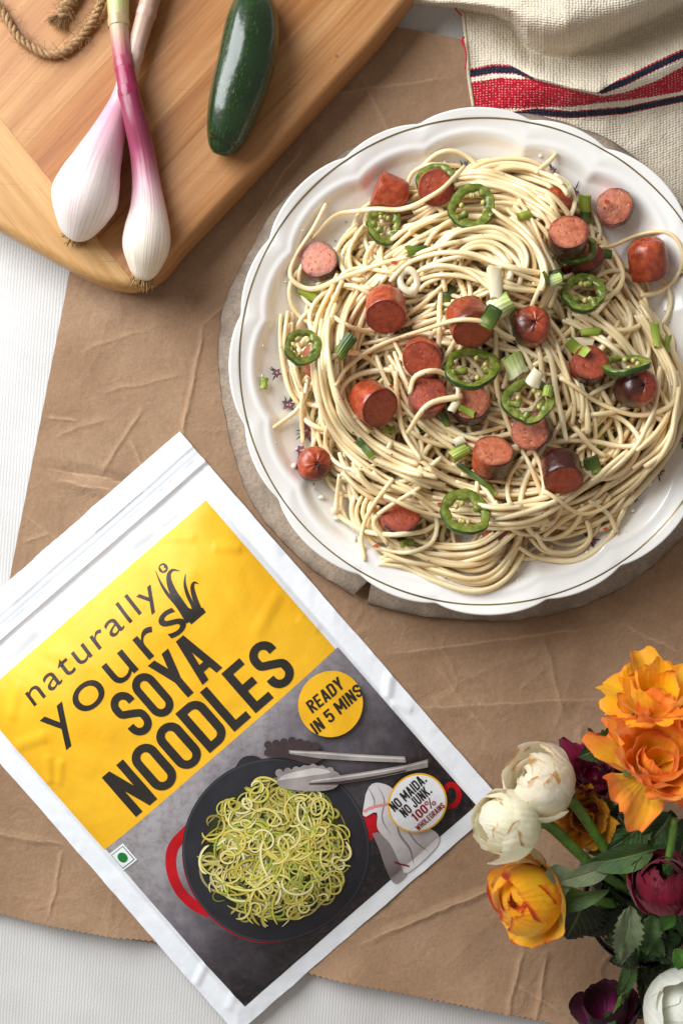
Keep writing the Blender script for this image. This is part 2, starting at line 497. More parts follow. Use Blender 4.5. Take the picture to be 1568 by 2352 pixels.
# printed flower sprigs round the well
def flat_disc_shape(cx, cy, pts):
    pts = np.asarray(pts, float)
    x = cx + pts[:, 0]; y = cy + pts[:, 1]
    w = np.array([P(a, b, PZ0 + 0.009) for a, b in zip(x, y)])
    r = np.hypot(w[:, 0] - PCW[0], w[:, 1] - PCW[1]) / (576 * KP)
    z = PZ0 + plate_profile(r) + 0.0003
    R = r * 576
    w[:, 2] = z
    return w
m_pet = simple('print_purple', '#7d4f7c', '#a06a92', 900, .25); m_petd = simple('print_dark', '#3d2b3d', None, rough=.25)
m_grn = simple('print_green', '#3f6b47', '#2f4a38', 900, .25); m_ctr = simple('print_yellow', '#d9c67a', None, rough=.25)
def petal_pts(L, W, a, n=7, back=0):
    s = np.linspace(0, 1, n)
    top = np.stack([s * L, W * np.sin(np.pi * s ** .7)], 1); bot = np.stack([s[::-1] * L, -W * np.sin(np.pi * s[::-1] ** .7)], 1)
    p = np.vstack([top, bot[1:-1]])
    c, q = math.cos(a), math.sin(a)
    return np.stack([back * c + p[:, 0] * c - p[:, 1] * q, back * q + p[:, 0] * q + p[:, 1] * c], 1)
def sprig(cx, cy, k, seed, size=1.0):
    r = random.Random(seed)
    par = {'p': [], 'd': [], 'g': [], 'c': []}
    for _ in range(k):
        ox, oy = r.uniform(-16, 16), r.uniform(-16, 16)
        n = r.choice([4, 5, 6])
        a0 = r.uniform(0, 6.28); L = r.uniform(11, 19) * size
        for i in range(n):
            a = a0 + i * 6.283 / n
            par['d'].append(flat_disc_shape(cx + ox, cy + oy, petal_pts(L * 1.12, L * .34, a)))
            q = flat_disc_shape(cx + ox, cy + oy, petal_pts(L * .92, L * .22, a, back=1)); q[:, 2] += .00015
            par['p'].append(q)
        q = flat_disc_shape(cx + ox, cy + oy, np.array([[math.cos(b) * 2.6, math.sin(b) * 2.6] for b in np.linspace(0, 6.28, 8)[:-1]])); q[:, 2] += .0003
        par['c'].append(q)
        for i in range(3):
            a = r.uniform(0, 6.28)
            par['g'].append(flat_disc_shape(cx + ox, cy + oy, petal_pts(r.uniform(18, 30) * size, 1.8, a, back=6)))
    for key, nm, m in (('d', 'flower_outline', m_petd), ('p', 'flower_petals', m_pet), ('g', 'flower_leaves', m_grn), ('c', 'flower_centre', m_ctr)):
        pv = [(v, [tuple(range(len(v)))[::-1]]) for v in par[key]]
        for i, (vv, _) in enumerate(pv): vv[:, 2] += i * 0.000004
        v, f = join(pv)
        mesh(nm, v, f, m, plate, smooth=False)
for i, (x, y, k, sz) in enumerate([(1055, 392, 3, .75), (1262, 408, 1, .6), (1308, 432, 2, .8), (648, 745, 1, .5), (650, 850, 2, .6), (655, 935, 2, .8),
                                   (706, 980, 3, 1.0), (700, 1032, 2, .8), (1362, 1226, 2, .8), (1512, 1090, 1, .6), (1550, 1000, 2, .7), (1440, 1140, 2, .8), (1240, 1225, 1, .6), (1570, 620, 2, .7)]):
    sprig(x, y, k, 100 + i, sz)
# ------------------------------------------------------------------ food: every piece is laid on what is already there
HC = 0.0006; HN = 520
hx0, hy0 = PCW[0] - HN * HC / 2, PCW[1] - HN * HC / 2
_gx, _gy = np.meshgrid(hx0 + (np.arange(HN) + .5) * HC, hy0 + (np.arange(HN) + .5) * HC)   # [iy, ix]
HM = plate_height(_gx, _gy)
def hidx(x, y):
    return (np.clip(((x - hx0) / HC).astype(int), 6, HN - 7), np.clip(((y - hy0) / HC).astype(int), 6, HN - 7))
def offs(rc):
    k = int(math.ceil(rc)); a = np.arange(-k, k + 1)
    A, B = np.meshgrid(a, a); m = A * A + B * B <= rc * rc
    return A[m], B[m]
OFM = offs(1.9)
NR = 0.00127
OFT = offs(NR / HC)
def lay(xy, r=NR, iters=90, g=0.00020, sink=0.82):
    ix, iy = hidx(xy[:, 0], xy[:, 1])
    sup = HM[iy[:, None] + OFM[1][None], ix[:, None] + OFM[0][None]]
    base = sup.max(1) * 0.45 + sup.mean(1) * 0.55 + r * sink
    z = base.copy()
    for _ in range(iters):
        zn = z.copy()
        zn[1:-1] = np.maximum(base[1:-1], 0.5 * (z[:-2] + z[2:]) - g)
        zn[0] = max(base[0], z[1] - 0.0006); zn[-1] = max(base[-1], z[-2] - 0.0006)
        z = zn
    k = np.array([1, 2, 3, 2, 1.0]); k /= k.sum()
    z = np.convolve(np.pad(z, 2, mode='edge'), k, 'valid')
    # stamp
    q = np.repeat(xy, 2, 0); q[1:-1:2] = 0.5 * (xy[:-1] + xy[1:]); q = q[:-1]
    zq = np.repeat(z, 2); zq[1:-1:2] = 0.5 * (z[:-1] + z[1:]); zq = zq[:-1]
    ix, iy = hidx(q[:, 0], q[:, 1])
    d2 = (OFT[0] ** 2 + OFT[1] ** 2) * HC * HC
    prof = np.sqrt(np.maximum(r * r - d2, 0))
    np.maximum.at(HM, (iy[:, None] + OFT[1][None], ix[:, None] + OFT[0][None]), zq[:, None] + prof[None])
    return np.column_stack([xy, z])
def m_noodle():
    t = NT('cooked_noodle')
    v = t.coords()
    oi = t.node('ShaderNodeObjectInfo')
    n = t.noise(v, 90, 4)
    c = t.ramp(n, [(0.3, lin('#f4d8a6')), (0.7, lin('#fce8c4'))])
    c = t.mix(t.math('MULTIPLY', oi.outputs['Random'], 0.45), c, lin('#f0cc93'))
    t.color(c)
    t.set(rough=t.math('ADD', t.math('MULTIPLY', n, .25), .20), spec=0.5, sss=0.6, coat=.5, coatr=.09)
    t.b.inputs['Subsurface Radius'].default_value = (1, .8, .55)
    t.b.inputs['Subsurface Scale'].default_value = .003
    t.bump(t.noise(v, 500, 3), 0.12, .0004)
    return t.m
NOOD = m_noodle()
heap = thing('noodle_heap', (PCW[0], PCW[1], PZ0 + .003), 'big tangled heap of cooked cream noodles on the white plate', 'noodles')
NSTR = [0]
TANGLE = []
def strand(xy, r=None, iters=90, g=0.00020, under=False):
    r = r or NR * rng.uniform(0.9, 1.08)
    p3 = lay(xy, r, iters, g)
    rad = np.full(len(p3), r); rad[0] *= .9; rad[-1] *= .9
    rad = rad * (1 + .04 * np.sin(np.arange(len(p3)) * .23 + rng.uniform(0, 6)))
    V, F = tube(p3, rad, 8, True, 1 + .10 * np.cos(2 * np.arange(8) * np.pi / 4 + np.linspace(0, rng.uniform(-9, 9), len(p3))[:, None]))
    if under: TANGLE.append((V, F)); return
    mesh('noodle_strand', V, F, NOOD, heap, loc=p3[len(p3) // 2])
    NSTR[0] += 1
ZT = PZ0 + 0.018
def toW(pts, z=None):
    z = ZT if z is None else z
    k = S * (H - z) / H
    p = np.asarray(pts, float)
    return np.stack([(p[:, 0] - CX) * k, (CY - p[:, 1]) * k], 1)
def resample(xy, ds=0.0022):
    L = np.linalg.norm(np.diff(xy, axis=0), axis=1).sum()
    return spline(xy, max(8, int(L / ds)))
def bundle(pts, n, spread, trim=0.2, wig=0.42, z=None):
    base = spline(pts, 120)
    T = np.gradient(base, axis=0); T /= np.linalg.norm(T, axis=1)[:, None]
    N = np.stack([-T[:, 1], T[:, 0]], 1)
    s = np.linspace(0, 1, 120)
    order = rng.permutation(n)
    for i in order:
        o = spread * ((i + .5) / n - .5) * 2 if n > 1 else 0.0
        w = wig * spread * (np.sin(s * rng.uniform(2, 5) + rng.uniform(0, 6)) + .5 * np.sin(s * rng.uniform(5, 9) + rng.uniform(0, 6))) if n > 1 else 0
        q = base + N * (o + w)[:, None] if n > 1 else base
        a = int(rng.uniform(0, trim) * 119); b = 120 - int(rng.uniform(0, trim) * 119)
        strand(resample(toW(q[a:b], z)))
NB = (1108.0, 850.0); NRX, NRY = 438.0, 462.0
def wander(n_len, r0=1.0, kmin=1 / 190., kmax=1 / 60.):
    a = rng.uniform(0, 2 * np.pi); q = math.sqrt(rng.uniform(0, 1)) * r0
    x, y = NB[0] + NRX * q * math.cos(a), NB[1] + NRY * q * math.sin(a)
    hd = rng.uniform(0, 2 * np.pi)
    k0 = rng.choice([-1, 1]) * rng.uniform(kmin, kmax); k = k0
    pts = []; ds = 9.0
    for i in range(int(n_len / ds)):
        pts.append((x, y))
        k += 0.06 * (k0 - k) + rng.normal(0, .0008)
        e = ((x - NB[0]) / NRX) ** 2 + ((y - NB[1]) / NRY) ** 2
        if e > (0.80 * r0) ** 2:
            # turn back along the edge of the heap
            na = math.atan2(y - NB[1], x - NB[0])
            s = math.sin(hd - na)
            k += 0.006 * (1 if s > 0 else -1) * min(1.5, (e - (0.80 * r0) ** 2) * 5)
        k = max(-1 / 72., min(1 / 72., k))
        hd += k * ds
        x += math.cos(hd) * ds; y += math.sin(hd) * ds
    return np.array(pts)
# the underlying tangle
for i in range(90): strand(resample(toW(wander(rng.uniform(500, 1000), 0.95, 1 / 400., 1 / 90.))), under=True)
for i in range(80): strand(resample(toW(wander(rng.uniform(450, 900), 0.80, 1 / 400., 1 / 90.))), under=True)
for i in range(34): strand(resample(toW(wander(rng.uniform(400, 800), 0.62, 1 / 300., 1 / 80.))), under=True)
for i in range(42): strand(resample(toW(wander(rng.uniform(300, 560), 0.42, 1 / 200., 1 / 75.) + [0, -205])), under=True)
for i in range(110): strand(resample(toW(wander(rng.uniform(500, 1100), 0.93, 1 / 500., 1 / 130.))), under=True)
V, F = join(TANGLE)
o = mesh('noodle_tangle', V, F, NOOD, heap); o['kind'] = 'stuff'


# ---- materials of the garnish
def m_skin():
    t = NT('sausage_skin')
    v = t.coords()
    r, g, b = t.sep(t.attr())
    n = t.noise(v, 260, 5, .65); n2 = t.noise(v, 70, 3)
    c = t.ramp(n, [(0.3, lin('#822e1b')), (0.5, lin('#ac4627')), (0.75, lin('#c8643c'))])
    ch = t.math('ADD', r, t.math('MULTIPLY', t.math('SUBTRACT', n2, .5), .9))
    c = t.mix(t.ramp(ch, [(0.30, (0, 0, 0)), (0.75, (1, 1, 1))]), c, lin('#3c1712'))
    t.color(c); t.set(rough=t.math('ADD', t.math('MULTIPLY', n, .3), .12), spec=.6, sss=.08, coat=.2, coatr=.15)
    t.bump(t.math('ADD', n2, t.math('MULTIPLY', n, .8)), .6, .0011)
    return t.m
def m_cut(name, a, b, dark):
    t = NT(name)
    v = t.coords()
    n = t.noise(v, 420, 6, .7); n2 = t.noise(v, 120, 4)
    r, g, bb = t.sep(t.attr())
    c = t.ramp(n, [(0.3, lin(a)), (0.62, lin(b))])
    vo = t.node('ShaderNodeTexVoronoi'); t.link(v, vo.inputs['Vector']); vo.inputs['Scale'].default_value = 330
    pit = t.ramp(vo.outputs['Distance'], [(0.10, (1, 1, 1)), (0.28, (0, 0, 0))])
    c = t.mix(t.math('MULTIPLY', pit, .35), c, lin(dark))
    edge = t.ramp(t.math('ADD', r, t.math('MULTIPLY', t.math('SUBTRACT', n2, .5), .5)), [(.78, (0, 0, 0)), (1.0, (1, 1, 1))])
    c = t.mix(t.math('MULTIPLY', edge, .85), c, lin('#5c1f15'))
    br_ = t.ramp(t.noise(v, 75, 5, .65), [(.50, (0, 0, 0)), (.68, (1, 1, 1))])
    c = t.mix(t.math('MULTIPLY', br_, .55), c, lin(dark))
    t.color(c); t.set(rough=.33, spec=.5, sss=.12)
    t.bump(t.math('SUBTRACT', n, t.math('MULTIPLY', pit, .6)), .55, .0008)
    return t.m
SKIN = m_skin(); PINK = m_cut('sausage_cut_pink', '#a64a30', '#ca7d5a', '#762c1c'); RED = m_cut('sausage_cut_browned', '#963a22', '#b35438', '#5e1d14')

def axis_frame(dirdeg, tilt):
    a = math.radians(dirdeg); t = math.radians(tilt)
    n = np.array([math.sin(t) * math.cos(a), math.sin(t) * math.sin(a), math.cos(t)])
    u = np.array([-math.sin(a), math.cos(a), 0.0])
    return n, u, np.cross(n, u)
def support(x, y, rad, pct):
    m = (_gx - x) ** 2 + (_gy - y) ** 2 < rad * rad
    return np.percentile(HM[m], pct)
def stamp(x, y, rad, z):
    m = (_gx - x) ** 2 + (_gy - y) ** 2 < rad * rad
    d = ((_gx - x) ** 2 + (_gy - y) ** 2)[m] / (rad * rad)
    HM[m] = np.maximum(HM[m], z - 0.25 * rad * d ** 3)
def place(x, y, rad, he, pct=60, sink=0.85):
    z = 0.035
    for _ in range(3):
        w = P(x, y, z)
        z = support(w[0], w[1], rad * .8, pct) + he * sink
    return P(x, y, z)
SEED = [50]
def sausage(x, y, d, tilt, L, R, kind, face, char, label, pct=58, sink=.72, chdir=270):
    R = R * .95; L = L * (.85 if tilt > 30 else .95)
    SEED[0] += 1; sd = SEED[0]
    Lw, Rw = D(L, .035), D(R, .035)
    n, u, v = axis_frame(d, tilt)
    he = Rw * math.sin(math.radians(min(tilt, 90))) + Lw / 2 * abs(math.cos(math.radians(tilt)))
    c = place(x, y, Rw, he, pct, sink)
    seg = 40
    a = np.linspace(0, 2 * np.pi, seg, endpoint=False)
    wob = 1 + .09 * (fbm(np.cos(a) * 1.5 + sd, np.sin(a) * 1.5 + sd, sd, 2) - .5) * 2
    wdir = np.cos(a)[:, None] * u + np.sin(a)[:, None] * v
    cd = math.radians(chdir); cv = np.array([math.cos(cd), math.sin(cd), 0])
    chv = char * np.clip(0.45 + 0.75 * (wdir @ cv), 0, 1.3)
    if kind == 'domeup': chv = np.maximum(chv, .40)
    th = thing('sausage_piece', c - np.array([0, 0, he]), label, 'sausage piece', 'sausage pieces on the noodles')
    def rings(prof):
        VV = []; CC = []
        for rr_, hh, cm in prof:
            jit = 1 + .02 * (fbm(np.cos(a) * 2 + hh * 300, np.sin(a) * 2 + sd, sd + 3, 2) - .5)
            pk_ = (1 - rr_) ** 2 * 2.2 * (.04 * np.cos(9 * a + sd) + .03 * np.cos(14 * a + 2 * sd)) if kind in ('domeup', 'dome') and abs(hh) > Lw * .3 else 0 * a
            VV.append(c + (wob * jit * (1 + pk_ * .6) * rr_ * Rw)[:, None] * wdir + n[None] * (hh + np.sign(hh) * pk_ * Rw * .7)[:, None])
            CC.append(np.repeat((chv * cm if cm >= 0 else np.full(seg, -cm))[:, None], 3, 1))
        return np.concatenate(VV), np.concatenate(CC)
    h2 = Lw / 2
    def dome(sg):
        return [(1.0, sg * h2 * .15, .9), (.985, sg * h2 * .45, .9), (.90, sg * h2 * .75, .8), (.72, sg * h2 * .95, .8), (.48, sg * h2 * 1.05, .8), (.24, sg * h2 * 1.07, .85), (.09, sg * h2 * 1.035, .9), (.02, sg * h2 * .97, 1.0)]
    flat_t = [(1.0, h2 * .15, 1), (1.005, h2 * .7, 1), (1.0, h2 * .93, 1.1), (.965, h2 * 1.0, 1.2)]
    flat_b = [(.965, -h2, 1.2), (1.0, -h2 * .93, 1.1), (1.0, -h2 * .5, 1)]
    top = dome(1) if kind == 'domeup' else flat_t
    bot = [(r_, h_, c_) for r_, h_, c_ in dome(-1)][::-1] if kind == 'dome' else flat_b
    prof = bot + top
    V, C = rings(prof)
    if kind in ('domeup', 'dome'):      # gathered wrinkles round the knot of the end
        pass
    F = grid_faces(seg, len(prof), wrap_u=True)
    sg = 'skin'
    mesh(sg, V, F, SKIN, th, col=C)
    def cap(sgn, zoff=0.0):
        fr = [.97, .93, .82, .66, .45, .22, .03]
        VV = []; CC = []
        for f in fr:
            bul = .05 * Rw * (1 - f * f) + .035 * Rw * (fbm(np.cos(a) * f * 3 + sd * 3, np.sin(a) * f * 3, sd, 3) - .5)
            VV.append(c + (wob * f * Rw)[:, None] * wdir + (n[None] * (sgn * (h2 + bul))[:, None]))
            CC.append(np.full((seg, 3), f))
        F = grid_faces(seg, len(fr), wrap_u=True)
        F.append(tuple((len(fr) - 1) * seg + i for i in range(seg)))
        if sgn < 0: F = [q[::-1] for q in F]
        mesh('cut_face', np.concatenate(VV), F, face, th, col=np.concatenate(CC))
    if kind != 'domeup': cap(1)
    if kind != 'dome': cap(-1)
    ext = Rw * (1 if tilt < 50 else .95)
    stamp(c[0], c[1], ext * .95, c[2] + he * .93)
    return c

def m_jal_skin(): 
    t = NT('jalapeno_skin'); v = t.coords()
    t.color(t.ramp(t.noise(v, 120, 4), [(.3, lin('#1b370e')), (.55, lin('#2a4a14')), (.8, lin('#446322'))]))
    t.set(rough=.22, spec=.5, coat=.3, coatr=.1); t.bump(t.noise(v, 300, 3), .2, .0006); return t.m
def m_jal_flesh():
    t = NT('jalapeno_flesh'); v = t.coords()
    n = t.noise(v, 260, 5, .65)
    t.color(t.ramp(n, [(.3, lin('#475a17')), (.5, lin('#707c2a')), (.76, lin('#a8a65a'))]))
    t.set(rough=.25, spec=.5, sss=.2, coat=.25, coatr=.1); t.bump(n, .5, .0009); return t.m
SEEDM = simple('jalapeno_seed', '#cbbf78', '#b0a458', 300, .35)
JSK = m_jal_skin(); JFL = m_jal_flesh()
def jring(x, y, R, tilt, d, wall, label, mem, pct=84, sink=.9, hgt=14, gap=0):
    wall = min(.46, wall * 2.0)
    SEED[0] += 1; sd = SEED[0]
    Rw = D(R, .04); hw = D(hgt, .04)
    n, u, v = axis_frame(d, tilt)
    he = Rw * math.sin(math.radians(tilt)) + hw / 2
    c = place(x, y, Rw, he, pct, sink)
    seg = 56
    a = np.linspace(0, 2 * np.pi, seg, endpoint=False)
    sq_ = random.Random(sd).uniform(-.10, .10); wob = (1 + sq_ * np.cos(2 * a + sd)) * (1 + .2 * (fbm(np.cos(a) * 1.4 + sd, np.sin(a) * 1.4 + sd * 2, sd, 3) - .5) * 2)
    win = wall * (1 + .5 * (fbm(np.cos(a) * 3 + sd, np.sin(a) * 3, sd + 9, 2) - .5) * 2)
    rad = np.cos(a)[:, None] * u + np.sin(a)[:, None] * v
    lift = .25 * hw * np.sin(2 * a + sd)
    def ring(k, hh): return c + rad * (wob * Rw * k)[:, None] + n[None] * (hh * hw / 2 + lift)[:, None]
    th = thing('jalapeno_ring', c - np.array([0, 0, he]), label, 'jalapeno slice', 'jalapeno rings on the noodles')
    V = np.concatenate([ring(.93, -1), ring(.99, -.75), ring(1.0, 0), ring(.99, .75), ring(.955, 1.0)])
    mesh('skin', V, grid_faces(seg, 5, wrap_u=True), JSK, th)
    V = np.concatenate([ring(.955, 1.0), ring(1 - win * .35, 1.08), ring(1 - win * .8, .95), ring(1 - win, .4), ring(1 - win, -.5), ring(1 - win * .8, -1), ring(.93, -1)])
    mesh('flesh', V, grid_faces(seg, 7, wrap_u=True), JFL, th)
    r = random.Random(sd)
    for (ma, ln) in mem:
        ma = math.radians(ma)
        p0 = c + (math.cos(ma) * u + math.sin(ma) * v) * Rw * .86
        p1 = c + (math.cos(ma + .25) * u + math.sin(ma + .25) * v) * Rw * (.86 - ln)
        path = spline([p0, .5 * (p0 + p1) + n * hw * .15, p1], 10)
        V, F = tube(path, hw * np.array([.8, .7, .6, .5, .5, .6, .7, .75, .6, .2]), 8)
        mesh('membrane', V, F, JFL, th)
    for q in range(r.choice([4, 5, 6])):      # pale seeds
        ma = r.uniform(0, 6.28); e = c + (math.cos(ma) * u + math.sin(ma) * v) * Rw * (1 - wall) * .8 + n * hw * .1
        V, F = tube(spline([e - u * hw * .42, e, e + u * hw * .42], 7), hw * np.array([.1, .36, .46, .5, .46, .36, .1]), 8, True)
        mesh('seed', V, F, SEEDM, th)
    stamp(c[0], c[1], Rw * .98, c[2] + hw * .4) if tilt < 25 else None
    return c

def m_grad(name, stops, rough=.3, streak=True, sss=.15):
    t = NT(name); v = t.coords()
    r, g, b = t.sep(t.attr())
    n = t.noise(v, 150, 3)
    c = t.ramp(t.math('ADD', r, t.math('MULTIPLY', t.math('SUBTRACT', n, .5), .35)), [(p, lin(h)) for p, h in stops])
    if streak:
        w = t.node('ShaderNodeTexWave', wave_type='BANDS', bands_direction='X')
        cb = t.node('ShaderNodeCombineXYZ'); t.link(g, cb.inputs[0]); t.link(cb.outputs[0], w.inputs['Vector'])
        w.inputs['Scale'].default_value = 4.5; w.inputs['Distortion'].default_value = .6
        c = t.mix(t.math('MULTIPLY', w.outputs['Fac'], .28), c, lin('#e2ecaa'), 'MULTIPLY')
        t.bump(t.math('ADD', w.outputs['Fac'], n), .35, .0005)
    t.color(c); t.set(rough=rough, spec=.5, sss=sss)
    return t.m
GL = m_grad('scallion_light', [(0, '#b3bd5c'), (.5, '#9aab40'), (1, '#7f9632')])
GD = m_grad('scallion_dark', [(0, '#76832c'), (.5, '#4d6422'), (1, '#33491c')])
GW = m_grad('scallion_pale', [(0, '#e6e6c4'), (.5, '#d3dc9f'), (1, '#b2c46c')])
WH = m_grad('onion_white', [(0, '#e9dfc4'), (1, '#ddd3ae')], sss=.3, streak=False)
def scallion(x, y, L, R, dirdeg, tilt, mat, label, hollow=True, flat=1.0, pct=75, name='scallion_piece', bend=0.0, cat='scallion piece', grp='chopped scallion on the noodles', z_add=0.0):
    SEED[0] += 1; sd = SEED[0]
    Lw, Rw = D(L * .92, .04), D(R * .84, .04)
    a = math.radians(dirdeg); t = math.radians(tilt)
    ax = np.array([math.cos(a) * math.cos(t), math.sin(a) * math.cos(t), math.sin(t)])
    sdv = np.array([-math.sin(a), math.cos(a), 0]); upv = np.cross(ax, sdv); upv = upv if upv[2] > 0 or abs(upv[2]) < 1e-6 else -upv
    he = max(Rw * flat, Lw / 2 * math.sin(t))
    c = place(x, y, max(Rw, Lw * .4), he, pct, .85) + np.array([0, 0, z_add])
    seg, nl = 22, 9
    g = np.linspace(0, 2 * np.pi, seg, endpoint=False)
    s = np.linspace(-.5, .5, nl)
    VV = []; CC = []
    def surf(k, rev=False):
        out = []
        for sv in s:
            wob = (1 + .30 * (fbm(np.cos(g) + sd, np.sin(g) + sv * 2, sd, 2) - .5) * 2) * (1 + .12 * sv * (sd % 3 - 1))
            endw = 1 + .06 * np.sin(3 * g + sd) * abs(sv) * 2
            cc = c + ax * (sv * Lw) + upv * (-bend * Lw * sv * sv) 
            out.append(cc + (np.cos(g) * wob * k * Rw)[:, None] * sdv + (np.sin(g) * wob * k * Rw * flat)[:, None] * upv + ax * (.06 * Lw * np.sin(2 * g + sd) * (abs(sv) > .45))[:, None])
        return np.concatenate(out)
    col = np.concatenate([np.stack([np.full(seg, sv + .5), g / 6.283, g * 0], 1) for sv in s])
    Vo = surf(1.0)
    if hollow:
        Vi = surf(.62)
        V = np.concatenate([Vo, Vi]); n0 = len(Vo)
        F = grid_faces(seg, nl, wrap_u=True) + [f[::-1] for f in grid_faces(seg, nl, wrap_u=True, off=n0)]
        e = (nl - 1) * seg
        for i in range(seg):
            j = (i + 1) % seg
            F.append((i, n0 + i, n0 + j, j)); F.append((e + j, n0 + e + j, n0 + e + i, e + i))
        C = np.concatenate([col, col * [.6, 1, 1]])
    else:
        V = Vo; F = grid_faces(seg, nl, wrap_u=True) + [tuple(range(seg - 1, -1, -1)), tuple(range((nl - 1) * seg, nl * seg))]
        C = col
    o = mesh(name, V, F, mat, None, col=C, loc=c - np.array([0, 0, he]), autosmooth=55)
    tag(o, label, cat, grp)
    return c
def leafbit(x, y, L, W, dirdeg, mat, label, curl=.5, pct=80, arch=.0, z_add=.0006, name='scallion_strip', cat='scallion piece'):
    SEED[0] += 1; sd = SEED[0]
    a = math.radians(dirdeg); ax = np.array([math.cos(a), math.sin(a), 0]); sdv = np.array([-math.sin(a), math.cos(a), 0])
    Lw, Ww = D(L, .04), D(W, .04)
    nl, nw = 14, 8
    w0 = P(x, y, .04)
    s = np.linspace(-.5, .5, nl); q = np.linspace(-1, 1, nw)
    pts = w0[None, :2] + (s * Lw)[:, None] * ax[None, :2] + (arch * Lw * (s * s - .08))[:, None] * sdv[None, :2]
    ix, iy = hidx(pts[:, 0], pts[:, 1])
    sup = HM[iy[:, None] + OFM[1][None], ix[:, None] + OFM[0][None]].max(1)
    k = np.ones(5) / 5; sup = np.maximum(np.convolve(np.pad(sup, 2, mode='edge'), k, 'valid'), np.percentile(sup, 40))
    V = []; C = []
    for layer in (0, 1):
        for i, sv in enumerate(s):
            for qq in q:
                wv = Ww * .5 * (1 - .25 * max(0, abs(sv) - .4) * 4)
                p = np.array([pts[i, 0], pts[i, 1], sup[i] + z_add]) + sdv * (qq * wv) + np.array([0, 0, curl * wv * (1 - qq * qq) + .25 * wv * math.sin(5 * sv + sd) - layer * .0005])
                V.append(p); C.append((sv + .5, qq * .5 + .5, 0))
    n0 = nl * nw
    F = grid_faces(nw, nl) + [f[::-1] for f in grid_faces(nw, nl, off=n0)]
    for i in range(nl - 1):
        for e in (0, nw - 1): F.append((i * nw + e, (i + 1) * nw + e, n0 + (i + 1) * nw + e, n0 + i * nw + e))
    for i in range(nw - 1):
        for e in (0, (nl - 1) * nw): F.append((e + i, e + i + 1, n0 + e + i + 1, n0 + e + i))
    o = mesh(name, V, F, mat, None, col=np.array(C), loc=np.array(V).mean(0) - [0, 0, .001])
    tag(o, label, cat, 'chopped scallion on the noodles')

# ---- pieces that the upper strands partly cover
sausage(735, 827, 90, 30, 40, 44, 'disc', PINK, .3, 'sausage slice half hidden behind the left noodles, beside the leftmost jalapeno ring', pct=88)
sausage(1268, 470, 200, 60, 70, 40, 'disc', RED, .4, 'sausage piece mostly hidden under noodles, left of the upright light green scallion tube', pct=40)
sausage(1492, 1010, 20, 35, 50, 42, 'disc', RED, .7, 'dark sausage slice mostly buried under noodles at the lower right of the heap', pct=80)
sausage(1140, 1212, 300, 45, 60, 40, 'disc', RED, .6, 'sausage slice peeking out right of the lowest jalapeno ring', pct=88)
leafbit(1020, 690, 60, 26, 60, GD, 'dark green scallion strip buried near the white onion petal above the centre', .3)
leafbit(1362, 985, 95, 30, 110, GL, 'light green scallion strip lying under strands at the right of the heap', .3)
leafbit(1400, 1120, 70, 40, 150, GD, 'dark green scallion leaf under strands at the lower right, nearest the plate rim', .3)
leafbit(1440, 985, 70, 34, 60, GD, 'dark green scallion leaf under strands left of the buried dark sausage slice', .3)
leafbit(1235, 560, 50, 24, 30, GD, 'dark green scallion strip under strands left of the two stacked sausage slices', .3)
leafbit(990, 965, 75, 34, 200, GD, 'dark green scallion strip under strands just below the charred centre-left slice', .3)

# ---- bundles of strands that lie on top, following the sweep of the heap
bundle([(1010, 520), (920, 590), (838, 654), (792, 712), (758, 797), (745, 860), (757, 930), (803, 992), (872, 1033), (940, 1066)], 10, 30)
bundle([(1060, 540), (950, 590), (868, 650), (815, 740), (790, 830), (800, 930), (850, 1010), (960, 1070), (1080, 1110)], 8, 32)
bundle([(1420, 640), (1500, 780), (1545, 880), (1525, 1000), (1450, 1110), (1350, 1175), (1200, 1190), (1050, 1160)], 8, 24)
bundle([(1300, 560), (1410, 690), (1470, 800), (1490, 930), (1440, 1050), (1330, 1130), (1190, 1160), (1040, 1140), (930, 1100)], 10, 36)
bundle([(1290, 840), (1330, 950), (1370, 1040), (1380, 1110)], 6, 38)
bundle([(1240, 1040), (1330, 980), (1390, 900), (1400, 800), (1350, 720)], 5, 30)
bundle([(850, 505), (930, 470), (1040, 452), (1160, 470), (1240, 510), (1285, 580)], 8, 26)
bundle([(990, 500), (1060, 440), (1130, 392), (1210, 385), (1275, 430), (1300, 500)], 8, 24)
bundle([(880, 560), (960, 520), (1060, 490), (1180, 500), (1260, 560), (1290, 640)], 8, 34)
bundle([(965, 640), (985, 580), (1055, 545), (1140, 556), (1195, 610), (1190, 680), (1135, 722)], 10, 26)
bundle([(1010, 650), (1030, 600), (1080, 580), (1140, 600), (1160, 650), (1120, 690)], 6, 18)
bundle([(820, 640), (770, 730), (765, 830), (790, 930), (850, 1000)], 6, 26)
bundle([(840, 500), (790, 570), (800, 640), (860, 660)], 5, 16)
bundle([(665, 690), (655, 780), (672, 880), (705, 935)], 5, 13)
bundle([(900, 760), (1030, 740), (1150, 790), (1260, 820)], 5, 26)
bundle([(900, 860), (960, 960), (1060, 1000), (1180, 990), (1290, 1000)], 6, 34)
bundle([(1190, 1195), (1180, 1255), (1140, 1315), (1080, 1335), (1000, 1312), (930, 1282), (852, 1276)], 8, 20)
bundle([(880, 1120), (850, 1180), (900, 1240), (1000, 1275), (1100, 1270), (1170, 1215)], 8, 24)
bundle([(1100, 1120), (1150, 1180), (1250, 1200), (1350, 1180), (1430, 1110)], 5, 26)
bundle([(790, 1000), (800, 1070), (850, 1110), (930, 1110), (1010, 1060)], 5, 20)
bundle([(1420, 640), (1345, 725), (1265, 800), (1185, 862)], 5, 12, trim=.05)
bundle([(930, 1040), (1000, 1090), (1120, 1130), (1260, 1120), (1380, 1060), (1460, 960), (1480, 880)], 6, 26)
bundle([(1330, 790), (1420, 880), (1500, 960), (1530, 900), (1540, 820)], 5, 16)

